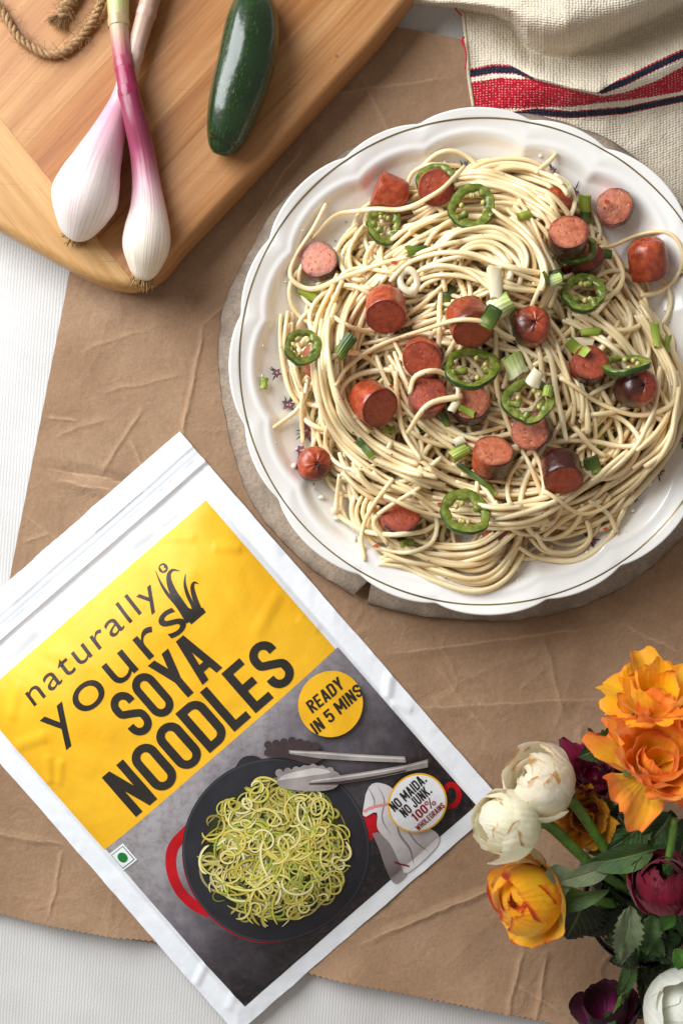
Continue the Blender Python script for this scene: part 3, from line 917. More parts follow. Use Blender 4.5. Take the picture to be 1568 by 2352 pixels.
for i in range(26): strand(resample(toW(wander(rng.uniform(350, 800), 0.84, 1 / 700., 1 / 190.))))

bundle([(1440, 690), (1500, 800), (1530, 900), (1500, 1010), (1420, 1095)], 6, 26)
bundle([(1240, 720), (1340, 765), (1440, 850), (1500, 960)], 5, 28)
bundle([(790, 640), (748, 740), (738, 850), (760, 950), (825, 1030), (930, 1090), (1060, 1130)], 8, 26)
bundle([(800, 1060), (870, 1130), (1000, 1172), (1150, 1180), (1300, 1150)], 6, 26)
bundle([(1180, 700), (1250, 800), (1290, 920), (1290, 1020)], 6, 34)
bundle([(860, 780), (900, 870), (960, 950), (1050, 1010), (1180, 1040)], 5, 30)
bundle([(870, 600), (960, 545), (1080, 520), (1200, 545), (1275, 620)], 7, 30)
bundle([(930, 470), (1050, 420), (1170, 440), (1260, 520), (1300, 620)], 7, 30)
bundle([(1000, 690), (985, 620), (1030, 560), (1120, 555), (1180, 610), (1170, 690)], 7, 24)
bundle([(1040, 660), (1060, 610), (1110, 600), (1150, 650), (1130, 710)], 6, 18)
bundle([(900, 700), (960, 640), (1060, 640), (1160, 690), (1290, 700)], 6, 30)
bundle([(1120, 480), (1200, 560), (1240, 660), (1200, 760)], 6, 28)
# ---- garnish on top
jring(1068, 1178, 57, 32, 85, .24, 'lowest jalapeno ring in the heap, near the bottom edge of the noodles', [(200, .5)], pct=92)
bundle([(960, 1130), (1040, 1150), (1120, 1165), (1200, 1150)], 2, 9)
sausage(898, 446, 160, 80, 86, 46, 'dome', RED, .15, 'half-cut sausage end at the top left of the heap, above the folded jalapeno ring', pct=40)
jring(1000, 420, 49, 14, 100, .2, 'dark jalapeno ring half hidden behind the peppered slice at the top of the heap', [], pct=50)
sausage(1000, 432, 270, 16, 46, 44, 'disc', RED, .3, 'sausage slice specked with pepper at the top of the heap, a green ring behind it', pct=60)
sausage(1410, 477, 195, 14, 44, 46, 'disc', PINK, 1.0, 'pink sausage slice with charred right edge, alone on the plate at the upper right', chdir=0, pct=50)
sausage(1338, 600, 90, 24, 50, 46, 'disc', RED, .9, 'dark sausage slice underneath the stacked pink slice at the right', pct=50)
jring(1318, 570, 47, 16, 110, .22, 'dark jalapeno ring sandwiched between two stacked sausage slices', [], pct=60, hgt=14)
sausage(1304, 545, 108, 20, 50, 46, 'disc', PINK, .9, 'pink sausage slice stacked on top of a jalapeno ring and another slice', chdir=270, pct=60)
sausage(1487, 594, 105, 66, 100, 48, 'domeup', RED, .35, 'round-ended sausage chunk lying at the right edge inside a noodle loop', chdir=270, pct=55)
sausage(738, 603, 150, 15, 46, 46, 'disc', PINK, .8, 'pink sausage slice at the upper left of the heap, framed by a single looping strand', chdir=-30, pct=55)
sausage(885, 706, 268, 44, 92, 50, 'dome', RED, .25, 'tall upright sausage chunk with orange skin at left of centre, below the white onion ring', chdir=200)
sausage(1078, 738, 285, 46, 80, 51, 'disc', RED, .55, 'sausage chunk in the centre with a flat dark scallion bit stuck on it', chdir=100)
sausage(1219, 750, 60, 10, 74, 46, 'domeup', RED, .8, 'rounded sausage end with a puckered tip, right of the centre chunk', chdir=190)
sausage(970, 820, 250, 24, 55, 47, 'disc', RED, .5, 'browned sausage slice left of the tilted jalapeno ring in the centre', chdir=0)
sausage(855, 925, 320, 42, 76, 51, 'disc', RED, .35, 'thick sausage piece with an oblique cut at the left, below the tall chunk', chdir=90)
sausage(980, 914, 90, 14, 46, 47, 'disc', RED, .5, 'browned sausage slice under an arching strand, left of the slice with scallion bits', pct=55)
sausage(1080, 930, 105, 18, 46, 46, 'disc', PINK, 1.0, 'pink sausage slice with white and green scallion bits on it, charred lower edge', chdir=290)
sausage(1222, 988, 200, 24, 50, 46, 'disc', PINK, 1.0, 'pink sausage slice tucked under the lower edge of a dark jalapeno ring', chdir=0)
jring(1437, 838, 52, 62, 100, .2, 'dark jalapeno ring standing on edge behind two sausage pieces at the right', [], pct=55)
sausage(1350, 840, 90, 13, 46, 44, 'disc', RED, .6, 'deep red sausage slice at the right, left of the jalapeno ring on edge')
sausage(1462, 890, 20, 14, 70, 46, 'domeup', RED, .95, 'blackened rounded sausage end at the right edge of the heap', chdir=185)
sausage(1130, 1052, 92, 36, 62, 48, 'disc', PINK, .75, 'short upright sausage piece with a clean pink top, low in the centre', chdir=300)
sausage(1290, 1082, 270, 48, 70, 49, 'disc', RED, 1.0, 'sausage piece with black charred side and red cut face at the lower right', chdir=90)
sausage(722, 1066, 0, 10, 66, 43, 'domeup', RED, .75, 'rounded sausage end lying on the bare plate at the lower left', chdir=300, pct=30)
sausage(917, 1192, 80, 24, 42, 47, 'disc', RED, .9, 'lowest browned sausage slice at the bottom left of the heap, purple-black edge', chdir=280, pct=50)

jring(1085, 474, 54, 10, 90, .21, 'large bright jalapeno ring lying flat on the crown at the top of the heap', [(150, .35), (40, .5)])
jring(880, 516, 45, 12, 60, .3, 'small folded jalapeno ring at the upper left, below the half-cut sausage end', [(80, .7), (20, .5), (300, .4)])
jring(694, 796, 45, 22, 40, .25, 'leftmost jalapeno ring, near the plate rim', [(200, .35), (60, .3)], pct=97)
jring(1338, 672, 54, 28, 90, .24, 'jalapeno ring at the right just below the two stacked sausage slices', [(40, .5), (230, .5), (120, .4)])
jring(1085, 845, 60, 36, 82, .18, 'dark glossy tilted jalapeno ring in the very centre of the heap', [(170, .5), (30, .6)], pct=92)
jring(1215, 920, 57, 14, 90, .22, 'dark glossy jalapeno ring lower right of centre with a bright scallion bit on its rim', [(70, .35), (10, .5), (150, .5)], pct=93)

scallion(957, 577, 52, 18, 5, 0, GD, 'dark green ribbed scallion piece at upper left, below the large jalapeno ring', True, .6)
scallion(712, 676, 60, 17, 155, 4, GL, 'curled yellow-green scallion piece at the left below the framed sausage slice', True, .8, bend=.25)
scallion(792, 795, 58, 19, 55, 5, GD, 'dark green scallion piece right of the leftmost jalapeno ring', True, .6)
scallion(1342, 473, 50, 18, 92, 10, GL, 'light green scallion tube standing left of the lone pink slice at upper right', True, 1, pct=60)
scallion(1342, 500, 26, 19, 85, 0, GD, 'short dark green scallion end just below the upright light green tube', True, .7, pct=50)
scallion(1150, 703, 52, 28, 25, 8, GW, 'wide pale scallion tube in the centre, above the puckered sausage end', True, .85)
scallion(1180, 840, 52, 30, 115, 5, GW, 'wide pale scallion piece right of the tilted centre jalapeno ring', True, .7)
scallion(1272, 643, 34, 17, 20, 12, GW, 'small pale scallion tube touching the left of the right-hand jalapeno ring', True, .9)
leafbit(1248, 660, 46, 34, 15, GD, 'dark green scallion scrap left of the right-hand jalapeno ring', .4)
scallion(1505, 770, 58, 13, 100, 3, GL, 'light green scallion strip at the far right edge of the heap', True, .6)
scallion(1530, 790, 44, 11, 80, 3, GL, 'second thin scallion strip at the far right edge, nearest the frame', True, .6)
leafbit(1104, 757, 52, 36, 60, GD, 'flat dark green scallion scrap stuck on the centre sausage chunk', .3, pct=90)
scallion(607, 880, 26, 11, 80, 0, GL, 'tiny green scallion ring alone on the left rim of the plate', True, .6, pct=50)
scallion(1056, 1040, 46, 19, 28, 10, GL, 'light green scallion tube left of the clean pink sausage piece, low in the centre', True, .9)
leafbit(1352, 1070, 40, 36, 110, GD, 'dark green scallion square right of the black charred sausage piece', .4)
leafbit(893, 987, 28, 18, 0, GL, 'tiny green scallion chip below the oblique-cut sausage piece', .4)
leafbit(838, 1032, 56, 18, 130, GD, 'narrow green scallion leaf strip at the lower left of the heap', .3)
leafbit(1192, 512, 36, 20, 20, GL, 'small yellow-green scallion bit right of the large jalapeno ring', .5)
scallion(1042, 934, 26, 13, 60, 8, WH, 'small white scallion bit on the pink slice with charred lower edge', False, .8)
scallion(1072, 944, 38, 11, 155, 6, GL, 'small green scallion bit on the pink slice with charred lower edge', True, .7)
scallion(1258, 898, 26, 14, 80, 8, GL, 'bright green scallion bit on the rim of the dark jalapeno ring', True, .8)
scallion(1355, 762, 46, 11, 5, 0, GL, 'light green scallion sliver among strands at the right, below the jalapeno ring', False, .6)
leafbit(1090, 1100, 110, 13, 140, GD, 'long thin dark scallion strip low in the centre, trailing from the light green tube', .3, arch=.1)
scallion(1020, 960, 40, 11, 110, 8, GD, 'small dark scallion tube left of the pink slice with scallion bits', True, .8)
leafbit(1388, 580, 40, 22, 0, GD, 'dark scallion scrap right of the stacked sausage slices', .4)
leafbit(935, 1248, 34, 16, 10, GL, 'green scallion chip under the bottom strands', .3)
leafbit(1310, 808, 50, 26, 140, GL, 'yellow-green scallion strip left above the deep red slice', .3)
# onion
jo = jring
def onion_ring(x, y, R, sx, d, label):
    c = place(x, y, D(R), .0010, 80, .8)
    a = np.linspace(0, 2 * np.pi, 40, endpoint=False)
    dd = math.radians(d)
    p = np.stack([np.cos(a) * D(R) * sx, np.sin(a) * D(R), .0006 * np.sin(2 * a)], 1)
    q = np.stack([p[:, 0] * math.cos(dd) - p[:, 1] * math.sin(dd), p[:, 0] * math.sin(dd) + p[:, 1] * math.cos(dd), p[:, 2]], 1) + c
    inn = c + (q - c) * .45; up = np.array([0, 0, .0016])
    V = np.concatenate([q - up, q * 1, q + up * .7 + (c - q) * .1, inn + up * .8, inn - up])
    o = mesh('onion_ring', V, grid_faces(40, 5, wrap_u=True), WH, None, col=np.tile([[.3, .5, 0]], (200, 1)), loc=c - [0, 0, .0016])
    tag(o, label, 'onion piece')
onion_ring(938, 645, 33, .75, 15, 'white oval onion ring above the tall upright sausage chunk')
scallion(1137, 650, 74, 19, 95, 6, WH, 'white onion petal standing above the wide pale scallion tube', False, .6, name='onion_petal', cat='onion piece')
scallion(1328, 792, 74, 20, 5, 0, WH, 'translucent onion sliver among strands right of the puckered sausage end', False, .4, name='onion_petal', cat='onion piece')
scallion(1228, 868, 40, 22, 60, 8, WH, 'onion petal just above the dark jalapeno ring with the bright scallion bit', False, .5, name='onion_petal', cat='onion piece')
scallion(1055, 1012, 26, 13, 20, 5, WH, 'small white onion bit above the light green tube low in the centre', False, .7, name='onion_petal', cat='onion piece')

# ---- single strands laid last
bundle([(749, 468), (718, 525), (676, 590), (668, 637), (716, 662), (786, 645), (837, 628), (905, 610), (1047, 580)], 1, 0, 0)
bundle([(716, 545), (768, 492), (822, 483), (920, 490), (1000, 465), (1060, 400)], 1, 0, 0)
bundle([(935, 425), (950, 392), (1005, 378), (1060, 372)], 1, 0, 0)
bundle([(1225, 405), (1250, 382), (1276, 354)], 1, 0, 0)
bundle([(1265, 410), (1300, 430), (1308, 480), (1285, 530)], 1, 0, 0)
bundle([(1370, 572), (1400, 566), (1468, 535), (1530, 535), (1562, 575), (1560, 625), (1520, 665), (1470, 680)], 1, 0, 0)
bundle([(935, 915), (948, 876), (1000, 866), (1040, 895), (1040, 940)], 1, 0, 0)
bundle([(770, 900), (800, 850), (870, 800), (960, 775), (1070, 770), (1160, 800)], 1, 0, 0)
bundle([(930, 1000), (975, 940), (1050, 920)], 1, 0, 0)
bundle([(905, 860), (910, 930), (925, 1000), (960, 1060)], 1, 0, 0)
bundle([(705, 870), (690, 930), (625, 985)], 1, 0, 0)
bundle([(694, 900), (692, 960), (694, 1018)], 1, 0, 0)
bundle([(760, 1168), (800, 1200), (860, 1225), (960, 1222), (1000, 1205)], 1, 0, 0)
bundle([(780, 1090), (775, 1130), (770, 1180)], 1, 0, 0)
bundle([(900, 1100), (850, 1170), (830, 1230), (838, 1288)], 1, 0, 0)
bundle([(960, 1120), (860, 1190), (880, 1235), (890, 1250)], 1, 0, 0)
bundle([(862, 1258), (930, 1268), (990, 1245), (1000, 1190), (960, 1150)], 1, 0, 0)
bundle([(1210, 1225), (1250, 1265), (1310, 1272), (1352, 1240), (1345, 1190)], 2, 10, .05)
bundle([(1185, 1255), (1240, 1282), (1330, 1285), (1400, 1235), (1430, 1170)], 1, 0, 0)
bundle([(1240, 1232), (1300, 1185), (1370, 1150)], 1, 0, 0)
bundle([(1415, 1222), (1390, 1180), (1340, 1150)], 1, 0, 0)
bundle([(1265, 880), (1350, 930), (1440, 960), (1510, 940), (1540, 880), (1520, 800)], 1, 0, 0)
bundle([(880, 1140), (980, 1180), (1120, 1190), (1260, 1150), (1400, 1070), (1470, 960), (1500, 850)], 1, 0, 0)
bundle([(940, 1130), (1040, 1185), (1180, 1200), (1300, 1140), (1420, 1040)], 1, 0, 0)
bundle([(1230, 1130), (1330, 1180), (1430, 1130), (1500, 1030), (1530, 900)], 1, 0, 0)

# ---- chilli flakes and pepper
CH = simple('chilli_flake', '#a8301a', '#c8552a', 400, .35, spec=.5)
def flake(x, y, sz, label):
    w = P(x, y, .04); ix, iy = hidx(np.array([w[0]]), np.array([w[1]]))
    z = HM[iy[0] - 1:iy[0] + 2, ix[0] - 1:ix[0] + 2].max()
    w = P(x, y, z)
    r = random.Random(int(x * 7 + y)); q = D(sz)
    a0 = r.uniform(0, 6)
    V = []
    for k in range(5):
        a = a0 + k * 1.2566; rr_ = q * r.uniform(.5, 1)
        V.append(w + [math.cos(a) * rr_, math.sin(a) * rr_ * .6, .0009 + r.uniform(-.0002, .0004)])
    V2 = [v - np.array([0, 0, .0007]) for v in V]
    F = [(0, 1, 2, 3, 4), (9, 8, 7, 6, 5)] + [(i, 5 + i, 5 + (i + 1) % 5, (i + 1) % 5) for i in range(5)]
    o = mesh('chilli_flake', V + V2, F, CH, None, smooth=False, loc=w)
    tag(o, label, 'chilli flake', 'chilli flakes on the noodles')
for x, y, s_, lb in [(905, 603, 9, 'red chilli flake above the white onion ring'), (898, 887, 9, 'red chilli flake at the top right of the oblique-cut sausage piece'),
                 (862, 1253, 8, 'red chilli flake on the plate at the bottom left'), (1010, 1157, 9, 'red chilli flake beside the lowest jalapeno ring'),
                 (1133, 692, 9, 'orange chilli flake on the wide pale scallion tube'), (1392, 465, 10, 'golden seed on the lone pink slice at upper right'),
                 (1435, 1015, 8, 'orange chilli flake among strands at the right'), (1388, 1215, 8, 'golden flake near the bottom right strands')]:
    flake(x, y, s_, lb)
PV, PF = [], []
for i in range(270):
    while True:
        x, y = rng.uniform(620, 1568), rng.uniform(380, 1330)
        if ((x - 1108) / 470) ** 2 + ((y - 850) / 490) ** 2 < 1: break
    w = P(x, y, .04); ix, iy = hidx(np.array([w[0]]), np.array([w[1]]))
    w = P(x, y, HM[iy[0], ix[0]] + .0001)
    q = rng.uniform(.00026, .00078) * (1.25 if i < 30 else .8)
    oct_ = np.array([[1, 0, 0], [0, 1, 0], [-1, 0, 0], [0, -1, 0], [0, 0, 1], [0, 0, -1]]) * rng.uniform(.5, 1, (6, 1)) * q + w
    PF.append((oct_, [(0, 1, 4), (1, 2, 4), (2, 3, 4), (3, 0, 4), (1, 0, 5), (2, 1, 5), (3, 2, 5), (0, 3, 5)]))
V, F = join(PF)
o = mesh('ground_pepper', V, F, simple('pepper', '#2a1f18', '#5b4632', 900, .7), None, smooth=False, loc=(PCW[0], PCW[1], PZ0))
tag(o, 'coarse black pepper specks scattered over the noodles and plate', 'pepper', kind='stuff')

# ---- drops of oil on the bare rim
OP = []
ro = random.Random(3)
for i in range(60):
    an = ro.choice([ro.uniform(1.9, 3.0), ro.uniform(3.2, 4.9), ro.uniform(0, 6.28)]); rr0 = ro.uniform(440, 520) * KP
    x, y = PCW[0] + math.sin(an) * rr0, PCW[1] + math.cos(an) * rr0
    z = float(plate_height(x, y)) - .0009; q = ro.uniform(.0004, .0015)
    k = np.linspace(0, 2 * np.pi, 14, endpoint=False); sx_ = ro.uniform(.6, 1.5)
    V = np.concatenate([np.stack([x + np.cos(k) * q * f * sx_, y + np.sin(k) * q * f / sx_, np.full(14, z + h)], 1) for f, h in ((1, 0), (.95, .0009), (.7, .0013), (.3, .0015))])
    OP.append((V, grid_faces(14, 4, wrap_u=True) + [tuple(range(42, 56))]))
V, F = join(OP)
t = NT('oil'); t.color(lin('#efe9d6')); t.set(rough=.04, spec=.6, coat=.6, coatr=.03)
o = mesh('oil_drops', V, F, t.m, None, loc=(PCW[0], PCW[1], PZ0 + .003))
tag(o, 'small glistening drops of oil on the white rim of the plate', 'oil', kind='stuff')
# ------------------------------------------------------------------ bamboo cutting board
BZ0, BZ1 = 0.0055, 0.0285
def m_bamboo(name, c1, c2, c3, rot, seed):
    t = NT(name)
    tc = t.node('ShaderNodeTexCoord'); mp0 = t.node('ShaderNodeMapping'); mp = t.node('ShaderNodeMapping')
    mp0.inputs['Rotation'].default_value = (0, 0, rot)
    mp0.inputs['Location'].default_value = (seed * .37, seed * .21, 0)
    mp.inputs['Scale'].default_value = (1.0, 26.0, 26.0)
    t.link(tc.outputs['Object'], mp0.inputs['Vector']); t.link(mp0.outputs[0], mp.inputs['Vector'])
    v = mp.outputs[0]
    n = t.noise(v, 9, 6, .6); n2 = t.noise(v, 40, 4, .7); n3 = t.noise(mp0.outputs[0], 14, 4)
    c = t.ramp(n, [(.3, lin(c1)), (.5, lin(c2)), (.72, lin(c3))])
    c = t.mix(t.math('MULTIPLY', t.ramp(n2, [(.5, (0, 0, 0)), (.72, (1, 1, 1))]), .38), c, lin('#8f5f30'))
    c = t.mix(t.math('MULTIPLY', t.ramp(n3, [(.5, (0, 0, 0)), (.75, (1, 1, 1))]), .25), c, lin('#a87442'))
    vo = t.node('ShaderNodeTexVoronoi'); t.link(mp0.outputs[0], vo.inputs['Vector']); vo.inputs['Scale'].default_value = 95
    sp = t.ramp(vo.outputs['Distance'], [(.05, (1, 1, 1)), (.11, (0, 0, 0))])
    c = t.mix(t.math('MULTIPLY', sp, t.math('MULTIPLY', t.ramp(n3, [(.55, (0, 0, 0)), (.62, (1, 1, 1))]), .7)), c, lin('#6b4522'))
    for rr0, sc0 in ((.5, 150), (1.35, 190)):      # knife scratches
        ms = t.node('ShaderNodeMapping'); ms.inputs['Rotation'].default_value = (0, 0, rot + rr0); ms.inputs['Scale'].default_value = (.16, 6.0, 6.0); t.link(tc.outputs['Object'], ms.inputs['Vector'])
        k_ = t.ramp(t.noise(ms.outputs[0], sc0, 2, .5), [(.69, (0, 0, 0)), (.73, (1, 1, 1))])
        c = t.mix(t.math('MULTIPLY', k_, .30), c, lin('#8a5d34'))
    t.color(c)
    t.set(rough=t.math('ADD', t.math('MULTIPLY', n, .2), .36), spec=.35)
    t.bump(t.math('ADD', n, n2), .18, .0005)
    return t.m
top_out = [(960, -60), (912, 0), (850, 78), (770, 165), (590, 360), (462, 495), (398, 562), (372, 596), (344, 622), (310, 637), (272, 638), (215, 622),
           (130, 578), (60, 538), (0, 505), (-120, 440), (-300, 345), (-420, 260)]
oo = spline(top_out, 150)
oo = np.vstack([oo, [(-480, 150), (-420, -20), (-300, -160), (100, -560), (330, -700), (500, -640), (700, -450), (900, -200)]])
ow = np.array([P(a, b, BZ1)[:2] for a, b in oo])
cb = ow.mean(0)
nrm = []
for i in range(len(ow)):
    e = ow[(i + 1) % len(ow)] - ow[i - 1]; e /= np.linalg.norm(e); nrm.append((-e[1], e[0]))
nrm = np.array(nrm)
if ((ow + nrm * .001 - cb) ** 2).sum() < ((ow - cb) ** 2).sum(): nrm = -nrm
prof = [(-.0005, BZ1), (0.0012, BZ1 - .0003), (0.0026, BZ1 - .0013), (0.0037, BZ1 - .0032), (0.0043, BZ1 - .006), (0.0045, BZ1 - .0115), (0.0043, BZ0 + .006), (0.0035, BZ0 + .003), (.002, BZ0 + .0006), (0.0, BZ0)]
def board_bm():
    bm = bmesh.new()
    rings = []
    for d, z in prof:
        rings.append([bm.verts.new((*(ow[i] + nrm[i] * d), z)) for i in range(len(ow))])
    n = len(ow)
    for a, b in zip(rings[:-1], rings[1:]):
        for i in range(n): bm.faces.new((a[i], b[i], b[(i + 1) % n], a[(i + 1) % n]))
    bm.faces.new(rings[0]); bm.faces.new(rings[-1][::-1])
    bmesh.ops.recalc_face_normals(bm, faces=bm.faces)
    return bm
g_dir = np.array([388, 414.0]); g_dir /= np.linalg.norm(g_dir)     # grain direction in world (x right, y up)
g_nor = np.array([-g_dir[1], g_dir[0]])                              # towards the upper left
board = thing('cutting_board', (cb[0], cb[1], BZ0), 'thick bamboo cutting board with a rounded corner, onions and a green pepper lying on it', 'cutting board')
e0 = P(590, 360, BZ1)[:2]
endp0, endp1 = P(0, 270, BZ1)[:2], P(300, 640, BZ1)[:2]              # joint of the end strip
ed = endp1 - endp0; ed /= np.linalg.norm(ed); en = np.array([ed[1], -ed[0]])
if en.dot(P(60, 500, BZ1)[:2] - endp0) < 0: en = -en                 # towards the rounded end
tones = [('#9f683a', '#b47f4f', '#c39261'), ('#a06a3a', '#b5804e', '#c49463'), ('#8d5226', '#a66d39', '#b6824d'), ('#985c2a', '#ae7542', '#be8a55'), ('#8e562a', '#a86f3c', '#b8854f'), ('#9e6838', '#b37f4d', '#c29361')]
def strip(lo, hi, end, mt):
    bm = board_bm()
    def cut(pt, no, outer=True):
        g = bm.verts[:] + bm.edges[:] + bm.faces[:]
        r = bmesh.ops.bisect_plane(bm, geom=g, dist=1e-7, plane_co=(pt[0], pt[1], 0), plane_no=(no[0], no[1], 0), clear_outer=True)
        ed_ = [x for x in r['geom_cut'] if isinstance(x, bmesh.types.BMEdge)]
        if ed_: bmesh.ops.contextual_create(bm, geom=ed_)
    if end:
        cut(endp0 + en * .00004, -en)
    else:
        cut(endp0 - en * .00004, en)
        if lo is not None: cut(e0 + g_nor * (lo + .00004), -g_nor)
        if hi is not None: cut(e0 + g_nor * (hi - .00004), g_nor)
    me = bpy.data.meshes.new('board_strip')
    if not bm.faces: return
    bmesh.ops.translate(bm, verts=bm.verts, vec=(-cb[0], -cb[1], -BZ0))
    bm.to_mesh(me); bm.free()
    me.materials.append(mt); me.shade_smooth(); me.set_sharp_from_angle(angle=math.radians(35))
    o = bpy.data.objects.new('board_strip', me); SC.collection.objects.link(o); o.parent = board
rot = -math.atan2(g_dir[1], g_dir[0])
edges_ = [None, .0105, .030, .048, .070, .089, .112, None]
for i in range(7):
    strip(edges_[i], edges_[i + 1], False, m_bamboo('bamboo_strip', *tones[i % 6], rot, i + 1))
strip(None, None, True, m_bamboo('bamboo_end', '#ae8049', '#bf925a', '#cca36e', -math.atan2(ed[1], ed[0]), 9))

# ------------------------------------------------------------------ jute twine
JUTE = simple('jute', '#8e6f4f', '#b8966f', 900, .95, .6, 1800, .0004, spec=.1)
def twine(name, pts, R, label, fray_end=False):
    path = spline([P(x, y, z) for x, y, z in pts], 140)
    T, N, B = frames(path)
    L = np.concatenate([[0], np.cumsum(np.linalg.norm(np.diff(path, axis=0), axis=1))])
    th = thing(name, path[len(path) // 2] - [0, 0, R], label, 'twine')
    for k in range(3):
        a = L / .0105 * 2 * np.pi + k * 2.094
        p = path + (N * np.cos(a)[:, None] + B * np.sin(a)[:, None]) * R * .52
        V, F = tube(p, R * .56, 7)
        mesh('yarn', V, F, JUTE, th)
    parts = []
    r = random.Random(len(pts))
    for i in range(190 if not fray_end else 420):
        j = r.randrange(2, len(path) - 2)
        if fray_end and r.random() < .5: j = len(path) - 3
        a = r.uniform(0, 6.28)
        d = N[j] * math.cos(a) + B[j] * math.sin(a) + T[j] * r.uniform(-1, 1) * (2.5 if fray_end else 1)
        if fray_end and j > len(path) - 5: d = T[j] * r.uniform(.4, 1.3) + (N[j] * math.cos(a) + B[j] * math.sin(a)) * r.uniform(0, .8)
        d[2] = abs(d[2]) * .6
        d /= np.linalg.norm(d)
        ln = r.uniform(.0025, .007)
        p0 = path[j] + (N[j] * math.cos(a) + B[j] * math.sin(a)) * R * .6
        q = spline([p0, p0 + d * ln * .5 + [r.uniform(-.0006, .0006)] * 3, p0 + d * ln + [r.uniform(-.001, .001), r.uniform(-.001, .001), -.0003]], 5)
        parts.append(tube(q, .00011, 3, False))
    V, F = join(parts)
    o = mesh('fibres', V, F, JUTE, th)
    o['kind'] = 'stuff'
zt = BZ1 + .0026
twine('jute_twine', [(-60, -30, zt), (0, 18, zt), (40, 82, zt), (78, 112, zt), (112, 126, zt), (150, 118, zt), (190, 82, zt), (222, 32, zt + .001), (248, -40, zt + .004)], .0021, 'loop of brown jute twine curving across the corner of the cutting board')
twine('jute_twine', [(190, -60, zt + .001), (172, -15, zt + .001), (150, 18, zt + .001), (140, 40, zt)], .0030, 'frayed short end of jute twine at the top edge of the board', True)

# ------------------------------------------------------------------ spring onions and green pepper
def sweep(path, rad, seg, flat=1.0, ridges=0.0, seed=0):
    n = len(path)
    a = np.linspace(0, 2 * np.pi, seg, endpoint=False)
    wob = 1 + ridges * (fbm(np.cos(a)[None] * 2.2 + seed + np.linspace(0, 1.0, n)[:, None], np.sin(a)[None] * 2.2 + seed + np.zeros((n, 1)), seed, 3) - .5) * 2
    V, F = tube(path, rad, seg, True, wob)
    s = np.repeat(np.linspace(0, 1, n), seg); g = np.tile(a / (2 * np.pi), n)
    return V, F, np.stack([s, g, s * 0], 1)
def m_onion(name, stops, streak_col, amt):
    t = NT(name)
    r, g, b = t.sep(t.attr())
    v = t.coords()
    w = t.node('ShaderNodeCombineXYZ'); t.link(t.math('MULTIPLY', r, 1.1), w.inputs[0])
    an = t.math('MULTIPLY', g, 2 * math.pi)
    t.link(t.math('MULTIPLY', t.math('SINE', an), 4.0), w.inputs[1]); t.link(t.math('MULTIPLY', t.math('COSINE', an), 4.0), w.inputs[2])
    n = t.noise(w.outputs[0], 1.6, 5, .6); n2 = t.noise(w.outputs[0], 6, 3, .6)
    c = t.ramp(t.math('ADD', r, t.math('MULTIPLY', t.math('SUBTRACT', n, .5), .22)), [(p, lin(h)) for p, h in stops])
    c = t.mix(t.math('MULTIPLY', t.ramp(n2, [(.45, (0, 0, 0)), (.65, (1, 1, 1))]), amt), c, lin(streak_col))
    t.color(c)
    t.set(rough=.30, spec=.45, sss=.25, coat=.15, coatr=.2)
    t.bump(t.math('ADD', n2, t.math('MULTIPLY', t.noise(v, 300, 3), .3)), .22, .0006)
    return t.m
ROOT = simple('onion_root', '#7a5a34', '#b89562', 900, .9)
def roots(th, p, d, n, ln, spread, seed):
    r = random.Random(seed); parts = []
    d = np.array(d, float); d /= np.linalg.norm(d)
    for i in range(n):
        a = r.uniform(0, 6.28); q = r.uniform(0, 1) ** .5 * spread
        s1 = np.cross(d, [0, 0, 1.0]); s1 /= np.linalg.norm(s1); s2 = np.cross(d, s1)
        b = p + (s1 * math.cos(a) + s2 * math.sin(a)) * q
        e = b + d * ln * r.uniform(.4, 1) + (s1 * math.cos(a) + s2 * math.sin(a)) * r.uniform(0, .5) * ln
        parts.append(tube(spline([b - d * .001, .5 * (b + e) + [r.uniform(-.0008, .0008) for _ in range(3)], e], 5), [.0005, .0005, .0004, .0003, .0002], 5))
    V, F = join(parts)
    mesh('roots', V, F, ROOT, th)
def spring_onion(name, keys, mat_stem, label, root_n, seed, split):
    """keys: x, y, radius (layout units), extra height"""
    k = np.array(keys, float)
    pts = []
    for x, y, r, dz in keys:
        rw = D(r, BZ1 + .01)
        pts.append(np.append(P(x, y, BZ1 + rw + dz), rw))
    sp_ = spline(np.array(pts), 130)
    path, rad = sp_[:, :3], sp_[:, 3]
    th = thing(name, P(keys[2][0], keys[2][1], BZ1), label, 'spring onion')
    V, F, C = sweep(path, rad, 40, ridges=.05, seed=seed)
    m = int(split * 130)
    seg = 40
    mesh('bulb', V[:(m + 1) * seg], grid_faces(seg, m + 1, wrap_u=True) + [tuple(range(seg - 1, -1, -1))], mat_stem, th, col=C[:(m + 1) * seg])
    mesh('stem', V[m * seg:], grid_faces(seg, 130 - m, wrap_u=True) + [tuple(range((129 - m) * seg, (130 - m) * seg))], mat_stem, th, col=C[m * seg:])
    for f in [.57, .66, .80]:       # dried sheath rims that ring the stem
        j = int(f * 129)
        ring = np.array([path[j + q] for q in (-2, 0, 2)])
        VV, FF = tube(ring, rad[j] * np.array([1.01, 1.075, 1.02]), 24, False, 1 + .03 * np.sin(np.arange(24) * 1.7 + seed)[None])
        mesh('sheath', VV, FF, mat_stem, th, col=np.tile([[f, .5, 0]], (72, 1)))
    d0 = path[0] - path[2]
    roots(th, path[0], d0, root_n * 2, .0062, rad[0] * .95, seed)
    return th
ON1 = m_onion('onion_large_skin', [(0, '#efe9df'), (.18, '#efe3de'), (.31, '#e4c0c9'), (.48, '#d49aac'), (.62, '#dcc0b4'), (.75, '#b79a80'), (1, '#8c7048')], '#cf93a8', .42)
